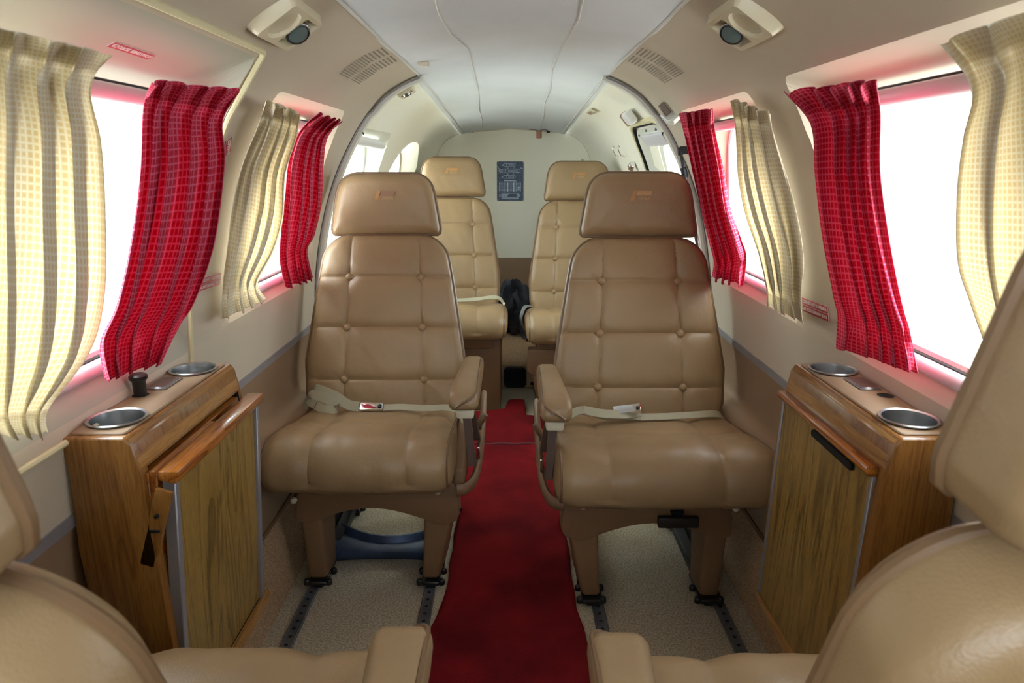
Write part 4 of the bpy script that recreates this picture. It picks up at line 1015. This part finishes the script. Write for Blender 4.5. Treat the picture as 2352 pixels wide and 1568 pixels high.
for px,lab in ((1415,'small metal hook on the right aft wall, the one nearer the bulkhead'),(1428,'small metal hook on the right aft wall, the one nearer the door')):
    p,M_=wallframe(px,347,1); Mi=Matrix.Translation(-p)@M_
    mb=MB(); mb.tube(cat([(0,.022,.0),(0,.020,.008),(0,.010,.010),(0,-.008,.010),(0,-.018,.008),(0,-.020,.0)],3),.0028,6); mb.lathe([(0,.003),(.005,.002),(.006,0)],(0,.024,0),None,10); mb.lathe([(0,.003),(.005,.002),(.006,0)],(0,-.023,0),None,10); mb.xf(Mi)
    o=mb.build('wall_hook',M_chrome); o.location=p; tag(o,lab,'hook')
# louvre in the shelf riser
r=thing('floor_vent','black louvred vent grille in the carpeted step at the end of the aisle','vent',(.012,3.235,.055))
mb=MB(); ou=rr(.110,.102,.022,5); inn=rr(.096,.088,.018,5); n=len(ou)
mb.add([(x,-.008,z) for x,z in ou]+[(x,.012,z) for x,z in ou]+[(x,-.008,z) for x,z in inn]+[(x,.012,z) for x,z in inn],[(i,(i+1)%n,n+(i+1)%n,n+i) for i in range(n)]+[(i,2*n+i,2*n+(i+1)%n,(i+1)%n) for i in range(n)]+[(2*n+i,3*n+i,3*n+(i+1)%n,2*n+(i+1)%n) for i in range(n)])
mb.build('vent_frame',M_black,r)
mb=MB(); mb.box((0,.013,0),(.1,.002,.09)); 
for k in range(8): mb.box((0,.0,-.036+k*.0103),(.092,.010,.0018),1,R=Matrix.Rotation(.6,3,'X'))
mb.build('louvres',[M_hole,M_dark],r)
# black bag between the rear seats
r=thing('black_bag','crumpled black cloth bag on the rear shelf between the two rear seats','bag',(.0,3.72,.150))
mb=MB(); P=[]
for i in range(25):
    th=PI*i/24; row=[]
    for j in range(37):
        ph=2*PI*j/36; rr_=1+.16*math.sin(3*ph+2*th)+.10*math.sin(7*ph+5*th)+.05*math.sin(13*ph-3*th)
        row.append((.105*rr_*math.sin(th)*math.cos(ph),.10*rr_*math.sin(th)*math.sin(ph),.145+.145*rr_*math.cos(th)*(.9) ))
    P.append(row)
mb.grid(P); mb.v=[(x,y,max(.0,z)) for x,y,z in mb.v]; mb.build('bag_body',M_bag,r,ang=60)
mb=MB(); mb.ribbon(cat([(.0,-.06,.24),(.03,-.10,.20),(.045,-.115,.10),(.05,-.12,.03),(.07,-.14,.012)],4),(1,0,.2),.022,.004); mb.build('strap',M_bag,r)

# ---------------- light and camera ----------------
w=bpy.data.worlds.new('World'); bpy.context.scene.world=w; w.use_nodes=True; nt=w.node_tree; bg=nt.nodes['Background']
tc=nt.nodes.new('ShaderNodeTexCoord'); sp=nt.nodes.new('ShaderNodeSeparateXYZ'); nt.links.new(tc.outputs['Generated'],sp.inputs[0])
cr=nt.nodes.new('ShaderNodeValToRGB'); cr.color_ramp.elements[0].position=.35; cr.color_ramp.elements[0].color=(.80,.84,.84,1); cr.color_ramp.elements[1].position=.62; cr.color_ramp.elements[1].color=(.84,.93,1.0,1)
mr=nt.nodes.new('ShaderNodeMapRange'); mr.inputs['From Min'].default_value=-1; nt.links.new(sp.outputs[2],mr.inputs['Value']); nt.links.new(mr.outputs[0],cr.inputs['Fac']); nt.links.new(cr.outputs['Color'],bg.inputs['Color'])
bg.inputs['Strength'].default_value=5.0
cam=bpy.data.cameras.new('Camera'); co=bpy.data.objects.new('Camera',cam); C.objects.link(co)
cam.sensor_width=36; cam.lens=F/2352*36; cam.clip_start=.02
co.location=(0,0,HC); co.rotation_euler=(PI/2-TH,0,YAW)
cam.dof.use_dof=True; cam.dof.focus_distance=1.8; cam.dof.aperture_fstop=11.0
bpy.context.scene.camera=co
vs=bpy.context.scene.view_settings; vs.view_transform='Standard'; vs.look='None'; vs.gamma=1; vs.use_curve_mapping=False; vs.exposure=1.65
